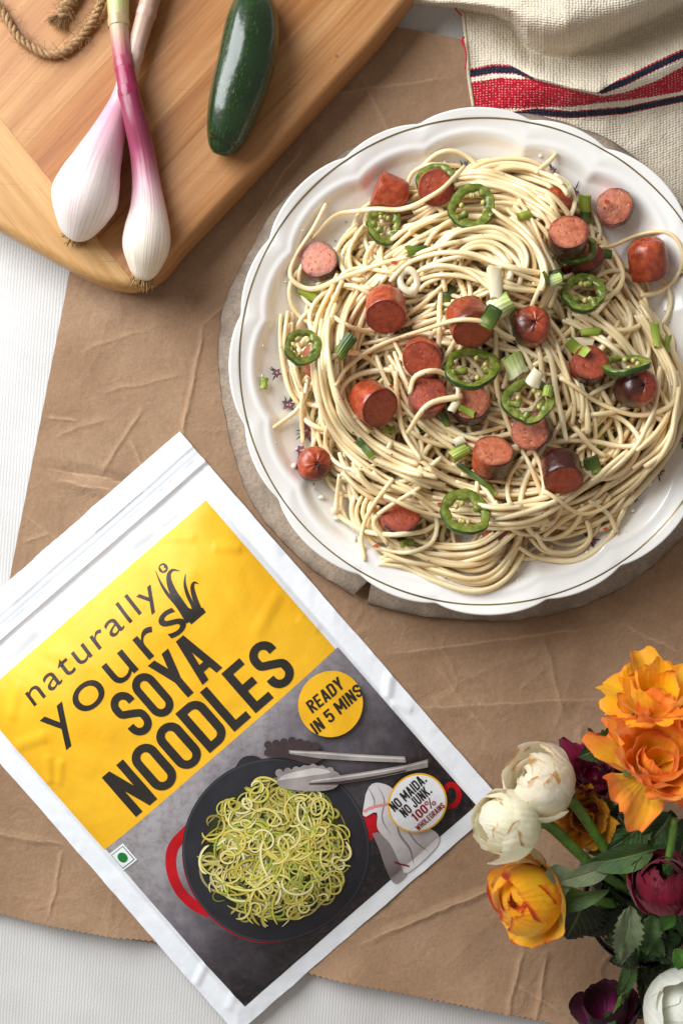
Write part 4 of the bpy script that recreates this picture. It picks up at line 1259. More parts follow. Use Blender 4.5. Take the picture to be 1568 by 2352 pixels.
ON2 = m_onion('onion_small_skin', [(0, '#efe3c9'), (.15, '#f0e6da'), (.27, '#dcb0ba'), (.38, '#a85570'), (.52, '#842a48'), (.64, '#981f4c'), (.70, '#b06a70'), (.76, '#bf9d80'), (.86, '#b6bf78'), (1, '#9dbb56')], '#7a1f45', .35)
spring_onion('spring_onion', [(176, 532, 22, 0), (181, 512, 50, 0), (193, 462, 74, 0), (206, 420, 70, 0), (222, 376, 57, 0), (244, 322, 43, .000), (264, 270, 31, .0), (282, 222, 24, .001), (305, 140, 20, .003), (325, 70, 21, .003), (345, 0, 23, .003), (372, -110, 25, .003)],
             ON1, 'larger spring onion with a fat white bulb and faded stem, lying under the purple-stemmed one', 70, 3, .46)
spring_onion('spring_onion', [(330, 632, 24, 0), (332, 612, 38, 0), (335, 570, 54, 0), (338, 530, 53, 0), (340, 480, 42, 0), (336, 420, 33, 0), (327, 350, 29, .003), (312, 280, 27, .0085), (297, 215, 24, .010), (285, 150, 22, .008), (276, 85, 22, .005), (272, 20, 25, .003), (268, -100, 27, .002)],
             ON2, 'smaller spring onion with a purple and green stem crossing over the larger one', 40, 8, .34)
def m_pepper():
    t = NT('green_pepper_skin')
    v = t.coords(rand=False)
    r, g, b = t.sep(t.attr())
    n = t.noise(v, 40, 4)
    c = t.ramp(n, [(.3, lin('#0c230a')), (.7, lin('#16370f'))])
    w = t.node('ShaderNodeCombineXYZ'); t.link(t.math('MULTIPLY', r, 16), w.inputs[0]); an = t.math('MULTIPLY', g, 6.283)
    t.link(t.math('MULTIPLY', t.math('SINE', an), 16), w.inputs[1]); t.link(t.math('MULTIPLY', t.math('COSINE', an), 16), w.inputs[2])
    k = t.ramp(t.noise(w.outputs[0], 2.6, 3, .7), [(.61, (0, 0, 0)), (.66, (1, 1, 1))])
    k2 = t.ramp(t.noise(w.outputs[0], .16, 2), [(.42, (0, 0, 0)), (.55, (1, 1, 1))])
    c = t.mix(t.math('MULTIPLY', t.math('MULTIPLY', k, k2), .6), c, lin('#8ea75c'))
    t.color(c); t.set(rough=t.math('ADD', t.math('MULTIPLY', n, .25), .14), spec=.5, coat=.4, coatr=.09)
    t.bump(t.math('ADD', n, t.math('MULTIPLY', t.noise(v, 160, 3), .25)), .4, .0016)
    return t.m
keys = [(506, 355, 18, .004), (509, 344, 31, .002), (515, 325, 42, 0), (523, 299, 51, 0), (536, 250, 60, 0), (550, 199, 65, 0), (564, 150, 67, 0), (574, 100, 67, 0), (580, 50, 61, 0), (583, 10, 48, .001), (585, -18, 32, .003), (586, -34, 16, .006)]
sp_ = spline(np.array([np.append(P(x, y, BZ1 + D(r) * .9 + dz), D(r, .045)) for x, y, r, dz in keys]), 110)
th = thing('green_pepper', P(535, 170, BZ1), 'whole glossy dark green jalapeno lying on the cutting board', 'pepper')
V, F, C = sweep(sp_[:, :3], sp_[:, 3], 48, ridges=.05, seed=4)
mesh('pepper_body', V, F, m_pepper(), th, col=C)
V, F = tube(spline([sp_[-1, :3], sp_[-1, :3] + [.002, .006, .001], sp_[-1, :3] + [.006, .014, .0]], 8), [.0042, .003, .0026, .0025, .0025, .0026, .0028, .003], 10)
mesh('stalk', V, F, simple('pepper_stalk', '#4d6a2a', '#6b7f3c', 300, .6), th)

# ------------------------------------------------------------------ striped linen towel
def m_linen():
    t = NT('linen_towel')
    r, g, b = t.sep(t.attr())
    v = t.coords(rand=False)
    uvn = t.node('ShaderNodeAttribute', attribute_name='weave')
    br = t.node('ShaderNodeTexVoronoi'); br.inputs['Scale'].default_value = 1.0; br.inputs['Randomness'].default_value = .28
    t.link(uvn.outputs['Vector'], br.inputs['Vector'])
    d = br.outputs['Distance']
    n = t.noise(v, 60, 4); nf = t.noise(v, 1200, 2)
    lin_c = t.ramp(n, [(.3, lin('#dccfb8')), (.7, lin('#eae0cd'))])
    lin_c = t.mix(t.math('MULTIPLY', t.ramp(d, [(.3, (0, 0, 0)), (.65, (1, 1, 1))]), .38), lin_c, lin('#9a8566'))
    # r: 0 linen, .33 pale stripe, .66 red, 1 navy
    white = t.mix(t.math('MULTIPLY', t.ramp(d, [(.3, (0, 0, 0)), (.65, (1, 1, 1))]), .3), lin('#eee5d4'), lin('#b8a486'))
    dots = t.ramp(d, [(.16, (1, 1, 1)), (.26, (0, 0, 0))])
    red = t.mix(t.math('MULTIPLY', dots, .75), lin('#b3182c'), lin('#e8c9bd'))
    navy = t.mix(t.math('MULTIPLY', dots, .35), lin('#1d2333'), lin('#6e7686'))
    def band(lo, hi):
        return t.math('MULTIPLY', t.math('GREATER_THAN', r, lo), t.math('LESS_THAN', r, hi))
    c = t.mix(band(.2, .5), lin_c, white)
    c = t.mix(band(.5, .8), c, red)
    c = t.mix(t.math('GREATER_THAN', r, .8), c, navy)
    t.color(c)
    t.bump(t.math('ADD', t.math('MULTIPLY', d, -1.0), t.math('MULTIPLY', nf, .4)), .9, .0009)
    t.set(rough=.95, spec=.1, sheen=.2)
    return t.m
nu, nv = 460, 420
b_ = np.linspace(-170, 520, nv); 
u_ = np.linspace(0, 1, nu)
U, Y = np.meshgrid(u_, b_)
xl = np.interp(Y, [-170, -5, 6, 14, 22, 60, 120, 180, 245, 520], [880, 915, 935, 990, 1062, 1066, 1072, 1076, 1086, 1150])
X = xl + (1800 - xl) * U ** 1.0
def I(x, a): return np.interp(x, [q[0] for q in a], [q[1] for q in a])
yc1 = I(X, [(930, -10), (1060, -4), (1180, 4), (1300, 0), (1420, -30), (1568, -70), (1800, -140)])
h1 = I(X, [(900, .012), (1000, .022), (1150, .044), (1300, .058), (1568, .060), (1800, .060)])
yv = I(X, [(930, 18), (1060, 24), (1130, 36), (1175, 60), (1210, 112), (1250, 131), (1310, 134), (1420, 96), (1568, 27), (1800, -70)])
hv = I(X, [(930, .004), (1060, .005), (1150, .005), (1250, .006), (1400, .013), (1568, .019), (1800, .020)])
yc2 = I(X, [(930, 120), (1070, 130), (1160, 150), (1230, 178), (1310, 202), (1385, 200), (1470, 168), (1568, 118), (1800, 20)])
h2 = I(X, [(930, .006), (1070, .010), (1150, .013), (1230, .018), (1310, .024), (1450, .031), (1568, .033), (1800, .034)])
yl = I(X, [(930, 250), (1080, 250), (1200, 262), (1350, 285), (1568, 262), (1800, 215)])
hl = I(X, [(930, .005), (1080, .009), (1200, .010), (1350, .008), (1568, .008), (1800, .008)])
def seg_h(Y, ya, za, yb, zb, p=1.0):
    t = np.clip((Y - ya) / np.maximum(yb - ya, 1e-3), 0, 1)
    t = t ** p
    t = t * t * (3 - 2 * t)
    return za + (zb - za) * t
Z = np.where(Y < yc1, seg_h(Y, yc1 - 190, .018, yc1, h1), np.where(Y < yv, seg_h(Y, yc1, h1, yv, hv, 2.3), np.where(Y < yc2, seg_h(Y, yv, hv, yc2, h2), np.where(Y < yl, seg_h(Y, yc2, h2, yl, hl), seg_h(Y, yl, hl, yl + 120, .0055)))))
# the overlapping crease that hides the upper stripe between x 1215 and 1380
yf = I(X, [(1190, 172), (1232, 183), (1308, 204), (1383, 221), (1420, 222)])
win = sstep(1195, 1230, X) * (1 - sstep(1375, 1400, X))
Z = Z + win * .0045 * sstep(6, -6, Y - yf) * np.exp(-np.clip(yf - Y, 0, 999) / 45)
Z = Z + .0035 * (fbm(X / 90, Y / 70, 31, 3) - .5) * sstep(0, 30, X - xl) + .0012 * (fbm(X / 30, Y / 30, 32, 3) - .5)
Z = Z + .002 * np.sin((X - 1080) / 60) * np.exp(-((Y - 230) / 40) ** 2)
# stripes
rt = I(X, [(1060, 190), (1085, 188), (1150, 178), (1200, 181), (1232, 183), (1308, 204), (1383, 221), (1433, 212), (1509, 184), (1568, 152), (1800, 50)])
rb = I(X, [(1060, 262), (1085, 252), (1150, 250), (1200, 250), (1232, 246), (1308, 246), (1383, 236), (1433, 231), (1509, 221), (1568, 209), (1800, 170)])
nv1 = I(X, [(1060, 170), (1085, 167), (1130, 158), (1180, 159), (1215, 170), (1240, 186), (1383, 205), (1433, 187), (1509, 149), (1568, 122), (1800, 20)])
nl = I(X, [(1060, 285), (1150, 272), (1185, 264), (1232, 257), (1308, 264), (1383, 258), (1433, 254), (1509, 238), (1568, 226), (1800, 190)])
upper_on = ((X < 1225) & (Y > 174 - (1217 - X) * .55)) | (X > 1368 + (214 - Y) * 1.6) & (X > 1300)
C = np.zeros_like(X)
C = np.where((Y > nv1 - 9) & (Y < rt) & upper_on, .33, C)
C = np.where((Y > rb) & (Y < nl), .33, C)
jag = 1.3 * (((X / 4.6) % 2) - 1)
C = np.where((Y > rt + jag) & (Y < rb + jag), .66, C)
C = np.where((np.abs(Y - nv1 + jag) < 11) & upper_on, .66, C)
C = np.where((np.abs(Y - nv1 - 1.5 + jag) < 7.5) & upper_on, 1.0, C)
C = np.where((np.abs(Y - nl) < 9), .66, C)
C = np.where((np.abs(Y - nl + jag) < 6.5), 1.0, C)
C = np.where((Y > nl + 10), 0, C)
kz = (H - Z) / H
V = np.stack([(X - CX) * S * kz, (CY - Y) * S * kz, Z], -1).reshape(-1, 3)
tw = thing('kitchen_towel', P(1350, 150, .004), 'folded beige linen towel with red and navy stripes beside the plate', 'towel')
o = mesh('cloth', V, [f[::-1] for f in grid_faces(nu, nv)], m_linen(), tw, col=np.repeat(C.reshape(-1, 1), 3, 1))
at = o.data.attributes.new('weave', 'FLOAT_VECTOR', 'POINT')
slope = Y - .5 * (rt + rb)
wv = np.stack([X / 7.2, (Y - np.clip((rt + rb) / 2, 0, 400)) / 5.8, X * 0], -1).reshape(-1, 3).astype(np.float32)
at.data.foreach_set('vector', wv.ravel())
# stitched hem edge with its loose red thread
hp = []
for y in np.linspace(30, 246, 60):
    x = np.interp(y, [22, 60, 120, 180, 245], [1062, 1066, 1072, 1076, 1086])
    hp.append((x, y))
hp = np.array(hp)
ix_ = np.clip(((hp[:, 1] + 170) / 690 * (nv - 1)).astype(int), 0, nv - 1)
hz = Z[ix_, 0]
p3 = np.array([P(x, y, z) for (x, y), z in zip(hp, hz)])
V, F = tube(p3, .0009, 8)
mesh('hem', V, F, simple('hem_linen', '#d8c8ac', '#bfae90', 900, .95, .6, 1500), tw)
RT = simple('red_thread', '#b01a2c', None, rough=.8)
for pts in ([(1042, 14), (1050, 26), (1060, 36)], [(1060, 85), (1066, 105), (1070, 130), (1068, 158)], [(1066, 84), (1060, 96), (1068, 112)]):
    q = spline(pts, 14)
    V, F = tube(np.array([P(x, y, .013) for x, y in q]), .00045, 6)
    mesh('loose_thread', V, F, RT, tw)
# ------------------------------------------------------------------ noodle packet with its printing
PK_O = np.array([-205.0, 1526.0]); PK_U = np.array([0.754, -0.657]); PK_V = np.array([0.657, 0.754])
PK_W, PK_L = 816.0, 1137.0
KK = S * (H - 0.009) / H
def uv_of(x, y):
    rx, ry = x - PK_O[0], y - PK_O[1]
    return np.array([PK_U[0] * rx + PK_U[1] * ry, PK_V[0] * rx + PK_V[1] * ry])
def zp(u, v):
    u = np.asarray(u, float); v = np.asarray(v, float)
    du = np.minimum(u - 44, PK_W - 44 - u); dv = np.minimum(v - 150, PK_L - 40 - v)
    e = np.clip(du / 200, 0, 1) ; f = np.clip(dv / 190, 0, 1)
    puff = .013 * np.sin(e * np.pi / 2) ** .8 * np.sin(f * np.pi / 2) ** .8
    body = sstep(0, 20, du) * sstep(0, 30, dv)
    z = .0062 + puff + .0006 * body
    # lumps of the contents and soft buckles in the film
    z = z + body * .0022 * (fbm(u / 130, v / 130, 41, 2) - .5)
    z = z + .0010 * sstep(0, 60, np.minimum(np.minimum(u, PK_W - u), v)) * (fbm(u / 42, v / 60, 44, 2) - .5)
    for a, b, h, w in [((90, 250), (170, 190), .9, 10), ((620, 150), (690, 215), .9, 9), ((700, 250), (750, 300), 1.0, 9), ((330, 165), (520, 130), 1.2, 14), ((540, 120), (700, 140), 1.2, 12),
                       ((60, 420), (110, 360), 1.0, 9), ((75, 435), (130, 390), .8, 7), ((60, 300), (140, 330), .9, 11), ((640, 470), (752, 430), .8, 12), ((560, 300), (640, 260), .5, 14),
                       ((100, 140), (280, 120), 1.3, 16), ((770, 780), (816, 740), 1.3, 9), ((770, 790), (800, 840), 1.0, 8), ((0, 990), (62, 962), 1.1, 7), ((250, 175), (300, 240), .6, 10), ((480, 190), (450, 260), .5, 10), ((740, 500), (760, 560), .8, 9),
                       ((20, 1080), (64, 1060), .7, 8), ((700, 900), (760, 930), .5, 12), ((300, 650), (420, 640), .35, 16)]:
        d, t = seg_dist(u, v, a, b)
        w = w * 1.7 + 4
        z = z + .00075 * h * sstep(1, 0, d / w) * np.clip(np.minimum(t, 1 - t) * 6 + .2, 0, 1)
    # zip ridges near the torn top
    for vc, h, w in [(47, .0009, 3.5), (60, .0006, 3), (92, .0013, 5), (80, -.0005, 5), (104, -.0005, 5)]:
        z = z + h * np.exp(-((v - vc - 4 * (fbm(u / 200, u * 0, 6, 2) - .5)) / w) ** 2)
    # puckered heat seals along the edges
    es = np.clip(1 - np.minimum(np.minimum(u, PK_W - u), PK_L - v) / 46, 0, 1)
    z = z + es * .0011 * (fbm(u / 34, v / 34, 47, 2) - .45) + .0005 * (fbm(u / 17, v / 22, 48, 2) - .5) * sstep(150, 60, v)
    # edge seals sag a little
    z = z - .0012 * np.clip(1 - np.minimum(np.minimum(u, PK_W - u), PK_L - v) / 40, 0, 1)
    return z
def pk(u, v, layer=0.0):
    u = np.asarray(u, float); v = np.asarray(v, float)
    x = PK_O[0] + PK_U[0] * u + PK_V[0] * v; y = PK_O[1] + PK_U[1] * u + PK_V[1] * v
    return np.stack([(x - CX) * KK, (CY - y) * KK, zp(u, v) + layer], -1)
packet = thing('noodle_packet', P(480, 1670, .0042), 'white and yellow resealable noodle packet with a printed pan photo, torn open at the top', 'packet')
def m_film(name, base, c2=None, rough=.42, **kw):
    t = NT(name); v = t.coords(rand=False)
    t.color(lin(base) if c2 is None else t.ramp(t.noise(v, 45, 4), [(.35, lin(base)), (.65, lin(c2))]))
    t.set(rough=rough, spec=.3)
    t.bump(t.math('ADD', t.noise(v, 55, 4, .6), t.math('MULTIPLY', t.noise(v, 900, 2), .05)), .22, .002)
    return t.m
nu, nv = 205, 285
U, Vv = np.meshgrid(np.linspace(0, PK_W, nu), np.linspace(0, PK_L, nv))
torn = 6.5 * (fbm(U / 26, U * 0 + 2, 61, 4) - .35) * sstep(690, 560, U) * sstep(150, 260, U)
tw_ = np.clip(1 - Vv / 20, 0, 1)
V2 = Vv + torn * tw_ * (Vv < 20)
jx = 3.2 * (fbm(Vv / 60, Vv * 0, 51, 3) - .5); U2 = U + jx * np.clip(1 - np.minimum(U, PK_W - U) / 30, 0, 1)
V2 = V2 + 3.2 * (fbm(U / 60, U * 0, 52, 3) - .5) * np.clip(1 - (PK_L - Vv) / 30, 0, 1)
top = pk(U2, V2).reshape(-1, 3)
bot = top.copy(); bot[:, 2] = np.minimum(top[:, 2] - .0005, .0040)
border = list(range(nu)) + [j * nu + nu - 1 for j in range(1, nv)] + list(range(nv * nu - 2, (nv - 1) * nu - 1, -1)) + [j * nu for j in range(nv - 2, 0, -1)]
F = [f[::-1] for f in grid_faces(nu, nv)]
n0 = len(top)
skirt = top[border].copy(); skirt[:, 2] = np.maximum(skirt[:, 2] - .0010, .0038)
nb = len(border)
F += [(border[i], n0 + i, n0 + (i + 1) % nb, border[(i + 1) % nb])[::-1] for i in range(nb)]
F.append(tuple(n0 + i for i in range(nb)))
pouch = mesh('pouch', np.vstack([top, skirt]), F, m_film('film_white', '#eff1f5', '#e9edf3'), packet, autosmooth=60)
LY = .00011
def sub_poly(v2, faces, maxlen):
    bm = bmesh.new()
    vs = [bm.verts.new((a, b, 0)) for a, b in v2]
    for f in faces:
        try: bm.faces.new([vs[i] for i in f])
        except ValueError: pass
    bmesh.ops.triangulate(bm, faces=bm.faces)
    for _ in range(7):
        ed_ = [e for e in bm.edges if e.calc_length() > maxlen]
        if not ed_: break
        bmesh.ops.subdivide_edges(bm, edges=ed_, cuts=1, use_grid_fill=False)
        bmesh.ops.triangulate(bm, faces=bm.faces)
    bm.verts.index_update()
    v = np.array([(q.co.x, q.co.y) for q in bm.verts]); f = [tuple(q.index for q in ff.verts) for ff in bm.faces]
    bm.free()
    return v, f
def orient(v, f):
    # every print faces up: u right, v down is a left-handed pair, so wind the other way
    out = []
    for q in f:
        a = sum(v[q[i]][0] * v[q[(i + 1) % len(q)]][1] - v[q[(i + 1) % len(q)]][0] * v[q[i]][1] for i in range(len(q)))
        out.append(q if a < 0 else tuple(reversed(q)))
    return out
def print_uv(name, v2, faces, mat, layer, parent, maxlen=9, col=None, lay_arr=None):
    v, f = (np.asarray(v2, float), faces) if maxlen is None else sub_poly(v2, faces, maxlen)
    f = orient(v, f)
    w = pk(v[:, 0], v[:, 1], layer * LY + (0 if lay_arr is None else lay_arr))
    return mesh(name, w, f, mat, parent, col=col)
def ink(name, c, c2=None, rough=.46): return m_film('ink_' + name, c, c2, rough)
INK_K = ink('charcoal', '#2e2a26'); INK_Y = ink('yellow', '#f4bc2a', '#f1b421'); INK_W = ink('white', '#eef0f4'); INK_R = ink('red', '#c4141f', '#a30f18'); INK_G = ink('green', '#1f7a34'); INK_DR = ink('maroon', '#8c1420'); INK_P = ink('pan', '#26252a', '#2f2e33'); INK_RIM = ink('pan_rim', '#3d3c42'); INK_CL = ink('cloth_print', '#dcd7d8', '#c9c3c6'); INK_CLD = ink('cloth_print_grey', '#9a9192', '#857c7e'); INK_M = ink('steel', '#a9a09c', '#7d7472'); INK_MD = ink('steel_dark', '#4b3f40', '#39292c'); INK_ML = ink('steel_light', '#d8d2cc', '#aaa39f'); INK_PK = ink('pink', '#d98a86')
# panels
uu, vv_ = np.meshgrid(np.linspace(54, 758, 177), np.linspace(160, 614, 114))
w = pk(uu, vv_, LY).reshape(-1, 3)
yel = mesh('yellow_panel', w, [f[::-1] for f in grid_faces(177, 114)], INK_Y, packet)
t = NT('ink_photo_backdrop'); v = t.coords(rand=False)
r, g, b = t.sep(t.attr())
n = t.noise(v, 26, 6, .65); n2 = t.noise(v, 260, 5, .7)
c = t.ramp(t.math('ADD', r, t.math('MULTIPLY', t.math('SUBTRACT', n, .5), .8)), [(0.05, lin('#a39ea0')), (.32, lin('#7a747b')), (.55, lin('#454147')), (.8, lin('#211f23'))])
c = t.mix(t.math('MULTIPLY', t.ramp(n2, [(.45, (0, 0, 0)), (.75, (1, 1, 1))]), .55), c, lin('#5f4b48'))
t.color(c); t.set(rough=.36, spec=.4, coat=.12, coatr=.25); t.bump(t.noise(v, 55, 4), .2, .002)
uu, vv_ = np.meshgrid(np.linspace(58, 765, 177), np.linspace(614.5, 1100, 122))
w = pk(uu, vv_, LY).reshape(-1, 3)
cr = np.clip((vv_ - 614) / 480 * .75 + (uu - 60) / 700 * .22, 0, 1).reshape(-1)
pho = mesh('photo_panel', w, [f[::-1] for f in grid_faces(177, 122)], t.m, packet, col=np.stack([cr] * 3, 1))
# ---- strokes and letters
def stroke(path, wd, cap=0):
    p = np.asarray(path, float)
    T = np.gradient(p, axis=0); T /= np.linalg.norm(T, axis=1)[:, None] + 1e-9
    N = np.stack([-T[:, 1], T[:, 0]], 1)
    wd = np.broadcast_to(np.asarray(wd, float), (len(p),))
    a = p + N * wd[:, None] / 2; b = p - N * wd[:, None] / 2
    V = np.concatenate([a, b]); n = len(p)
    return V, [(i, i + 1, n + i + 1, n + i) for i in range(n - 1)]
def arc(cx, cy, rx, ry, a0, a1, n=14):
    a = np.radians(np.linspace(a0, a1, n))
    return np.stack([cx + rx * np.cos(a), cy + ry * np.sin(a)], 1)
def dense(p, st=.04):
    p = np.asarray(p, float); out = [p[0]]
    for a, b in zip(p[:-1], p[1:]):
        k = max(1, int(np.linalg.norm(b - a) / st))
        if np.linalg.norm(b - a) < 1e-5: continue
        for i in range(1, k + 1): out.append(a + (b - a) * i / k)
    return np.array(out)
def bar(x0, y0, x1, y1, tx):
    """slanted bar with level ends"""
    n = 9; s = np.linspace(0, 1, n)
    cx = x0 + (x1 - x0) * s; cy = y0 + (y1 - y0) * s
    V = np.concatenate([np.stack([cx - tx / 2, cy], 1), np.stack([cx + tx / 2, cy], 1)])
    return V, [(i, i + 1, n + i + 1, n + i) for i in range(n - 1)]
def glyph(ch, w, t):
    """condensed capital in a box w wide, 1 high (y up), stem t"""
    l, r_, b_, u_ = t / 2, w - t / 2, t / 2, 1 - t / 2
    rx = (r_ - l) / 2; cx = w / 2; ry = min(rx * 1.05, .3)
    V = lambda x: bar(x, 0, x, 1, t)
    Hh = lambda x0, x1, y: stroke(dense([(x0, y), (x1, y)]), t)
    if ch in 'O0':
        p = np.vstack([arc(cx, u_ - ry, rx, ry, 0, 180), arc(cx, b_ + ry, rx, ry, 180, 360), [(r_, u_ - ry)]])
        return [stroke(dense(np.vstack([p, p[1:2]])), t)]
    if ch == 'D':
        p = np.vstack([[(l, u_), (cx, u_)], arc(cx, u_ - ry, rx, ry, 90, 0), arc(cx, b_ + ry, rx, ry, 0, -90), [(l, b_)]])
        return [stroke(dense(p), t), V(l)]
    if ch == 'S':
        p = np.vstack([[(r_, .68)], arc(cx, u_ - ry, rx, ry, 0, 180), [(l, .70)], spline([(l, .70), (l + .12 * rx, .60), (cx, .5), (r_ - .12 * rx, .39), (r_, .30)], 14), arc(cx, b_ + ry, rx, ry, 0, -180), [(l, .32)]])
        return [stroke(dense(p, .03), t)]
    if ch == '5':
        p = np.vstack([[(l, .58)], arc(cx, .44, rx, .2, 150, 0, 8), arc(cx, b_ + ry * .8, rx, ry * .8, 0, -180), [(l, .28)]])
        return [stroke(dense(p), t), bar(l, .52, l, 1, t), Hh(0, w, u_)]
    if ch == 'Y': return [bar(l * .9, 1, cx, .42, t * 1.1), bar(w - l * .9, 1, cx, .42, t * 1.1), bar(cx, 0, cx, .46, t)]
    if ch == 'A': return [bar(l * .85, 0, cx - t * .12, 1, t * 1.02), bar(w - l * .85, 0, cx + t * .12, 1, t * 1.02), Hh(w * .2, w * .8, .26)]
    if ch == 'N': return [V(l), V(r_), bar(l + t * .1, 1, r_ - t * .1, 0, t * 1.15)]
    if ch == 'L': return [V(l), Hh(0, w * .92, b_)]
    if ch == 'E': return [V(l), Hh(0, w * .95, b_), Hh(0, w * .85, .5), Hh(0, w * .95, u_)]
    if ch == 'I': return [V(w / 2)]
    if ch == '1': return [V(w * .6), bar(w * .6, 1, w * .2, .78, t)]
    if ch == 'R':
        p = np.vstack([[(l, u_), (cx, u_)], arc(cx, .74, rx, u_ - .74, 90, -90), [(l, .48)]])
        return [V(l), stroke(dense(p), t), bar(cx * .9, .48, r_, 0, t * 1.05)]
    if ch == 'M': return [V(l), V(r_), bar(l, 1, cx, .25, t * 1.05), bar(r_, 1, cx, .25, t * 1.05)]
    if ch == 'W': return [bar(l, 1, w * .3, 0, t), bar(w * .5, .9, w * .3, 0, t), bar(w * .5, .9, w * .7, 0, t), bar(r_, 1, w * .7, 0, t)]
    if ch == 'H': return [V(l), V(r_), Hh(0, w, .5)]
    if ch == 'K': return [V(l), bar(l + t * .4, .42, r_, 1, t * 1.15), bar(l + t * .8, .55, r_, 0, t * 1.15)]
    if ch in 'UJ':
        p = np.vstack([[(l, 1 if ch == 'U' else .35)], arc(cx, b_ + ry, rx, ry, 180, 360), [(r_, 1)]])
        return [stroke(dense(p), t)]
    if ch == 'G':
        p = np.vstack([[(r_, .70)], arc(cx, u_ - ry, rx, ry, 0, 180), arc(cx, b_ + ry, rx, ry, 180, 360), [(r_, .45)]])
        return [stroke(dense(p), t), Hh(cx, w, .45)]
    if ch == 'B':
        p = np.vstack([[(l, u_), (cx, u_)], arc(cx, .75, rx, u_ - .75, 90, -90), [(l, .5)]]); q = np.vstack([[(l, .5), (cx, .5)], arc(cx, .28, rx, .22, 90, -90), [(l, b_)]])
        return [V(l), stroke(dense(p), t), stroke(dense(q), t)]
    if ch == '.': return [bar(w / 2, 0, w / 2, t * 1.1, t * 1.1)]
    if ch == '%':
        return [bar(w * .22, 0, w * .78, 1, t * .7)] + [stroke(arc(x, y, w * .17, .17, 0, 360, 16), t * .6) for x, y in ((w * .2, .78), (w * .8, .22))]
    return []
WID = {'I': .17, 'M': .60, 'W': .70, '.': .22, '1': .34, 'E': .44, 'L': .42, '%': .75, 'J': .42}
def caps(name, text, u0, v_base, height, total_w, t, mat, layer, parent, ang=0.0, gap=.07, w_def=.5, skew=0.0):
    x = 0; parts = []
    for ch in text:
        if ch == ' ': x += .28; continue
        w = WID.get(ch, w_def)
        for V, F in glyph(ch, w, t): parts.append((np.asarray(V) + [x, 0], F))
        x += w + gap
    x -= gap
    sx = total_w / x
    VV, FF, LL, n = [], [], [], 0
    ca, sa = math.cos(ang), math.sin(ang)
    for k, (V, F) in enumerate(parts):
        uu = (V[:, 0] + skew * V[:, 1]) * sx; vv = -V[:, 1] * height
        VV.append(np.stack([u0 + uu * ca - vv * sa, v_base + uu * sa + vv * ca], 1))
        FF += [tuple(i + n for i in f) for f in F]; LL.append(np.full(len(V), (k % 4) * .000012)); n += len(V)
    return print_uv(name, np.concatenate(VV), FF, mat, layer, parent, None, lay_arr=np.concatenate(LL))
caps('lettering', 'SOYA', 291, 474, 113, 250, .155, INK_K, 3, yel)['label'] = 'word SOYA in condensed charcoal capitals'
caps('lettering', 'NOODLES', 172, 601, 118, 490, .155, INK_K, 3, yel)['label'] = 'word NOODLES in condensed charcoal capitals'
def font_text(name, body, u0, u1, v_base, xh, mat, layer, parent, bold=0.0):
    cu = bpy.data.curves.new('tmp_text', 'FONT'); cu.body = body; cu.size = 1.0; cu.offset = bold; cu.resolution_u = 6
    cu.space_character = 1.12
    ob = bpy.data.objects.new('tmp_text', cu); SC.collection.objects.link(ob)
    dg = bpy.context.evaluated_depsgraph_get(); dg.update()
    me = ob.evaluated_get(dg).to_mesh()
    v = np.array([(q.co.x, q.co.y) for q in me.vertices]); f = [tuple(p.vertices) for p in me.polygons]
    ob.evaluated_get(dg).to_mesh_clear()
    bpy.data.objects.remove(ob); bpy.data.curves.remove(cu)
    sx = (u1 - u0) / (v[:, 0].max() - v[:, 0].min()); sy = xh / .53
    q = np.stack([u0 + (v[:, 0] - v[:, 0].min()) * sx, v_base - v[:, 1] * sy], 1)
    return print_uv(name, q, f, mat, layer, parent, 12)
font_text('lettering', 'naturally', 160, 540, 261, 43, INK_K, 3, yel, .0)['label'] = 'word naturally in thin charcoal letters'
font_text('lettering', 'yours', 148, 548, 353, 70, INK_K, 3, yel, .0)['label'] = 'word yours in thin charcoal letters'
# grass emblem (points read in layout units of the picture)
def zz(a, b): return uv_of(a * .41, 973.6 + .41 * b)
def blade(name, pts, wds, k):
    p = spline([zz(a, b) for a, b in pts], 26)
    V, F = stroke(p, np.interp(np.linspace(0, 1, 26), np.linspace(0, 1, len(wds)), wds))
    return V, F
bl = [blade('b', [(878, 820), (910, 885), (950, 945), (1000, 1000), (1050, 1060)], [1, 5, 8, 8, 12], 0),
      blade('b', [(1018, 820), (975, 815), (955, 850), (975, 920), (1030, 1010), (1085, 1090)], [1, 9, 15, 19, 22, 26], 1),
      blade('b', [(1050, 835), (1048, 890), (1065, 950), (1095, 1010), (1120, 1060)], [1, 6, 8, 9, 14], 2),
      blade('b', [(1124, 890), (1100, 882), (1090, 910), (1105, 970), (1135, 1045)], [1, 8, 11, 12, 12], 3)]
base_poly = [zz(*q) for q in [(985, 985), (1030, 1000), (1080, 1025), (1110, 1030), (1150, 1020), (1166, 1045), (1086, 1113), (1040, 1060)]]
for k, (V, F) in enumerate(bl): pass
Vb = np.concatenate([q[0] for q in bl]); Fb = []; n = 0; LL = []
for k, (V, F) in enumerate(bl):
    Fb += [tuple(i + n for i in f) for f in F]; LL.append(np.full(len(V), k * .000012)); n += len(V)
em = print_uv('grass_emblem', Vb, Fb, INK_K, 3, yel, None, lay_arr=np.concatenate(LL)); em['label'] = 'emblem of four charcoal grass blades'
print_uv('grass_emblem', base_poly, [tuple(range(8))], INK_K, 2.4, yel, 9)
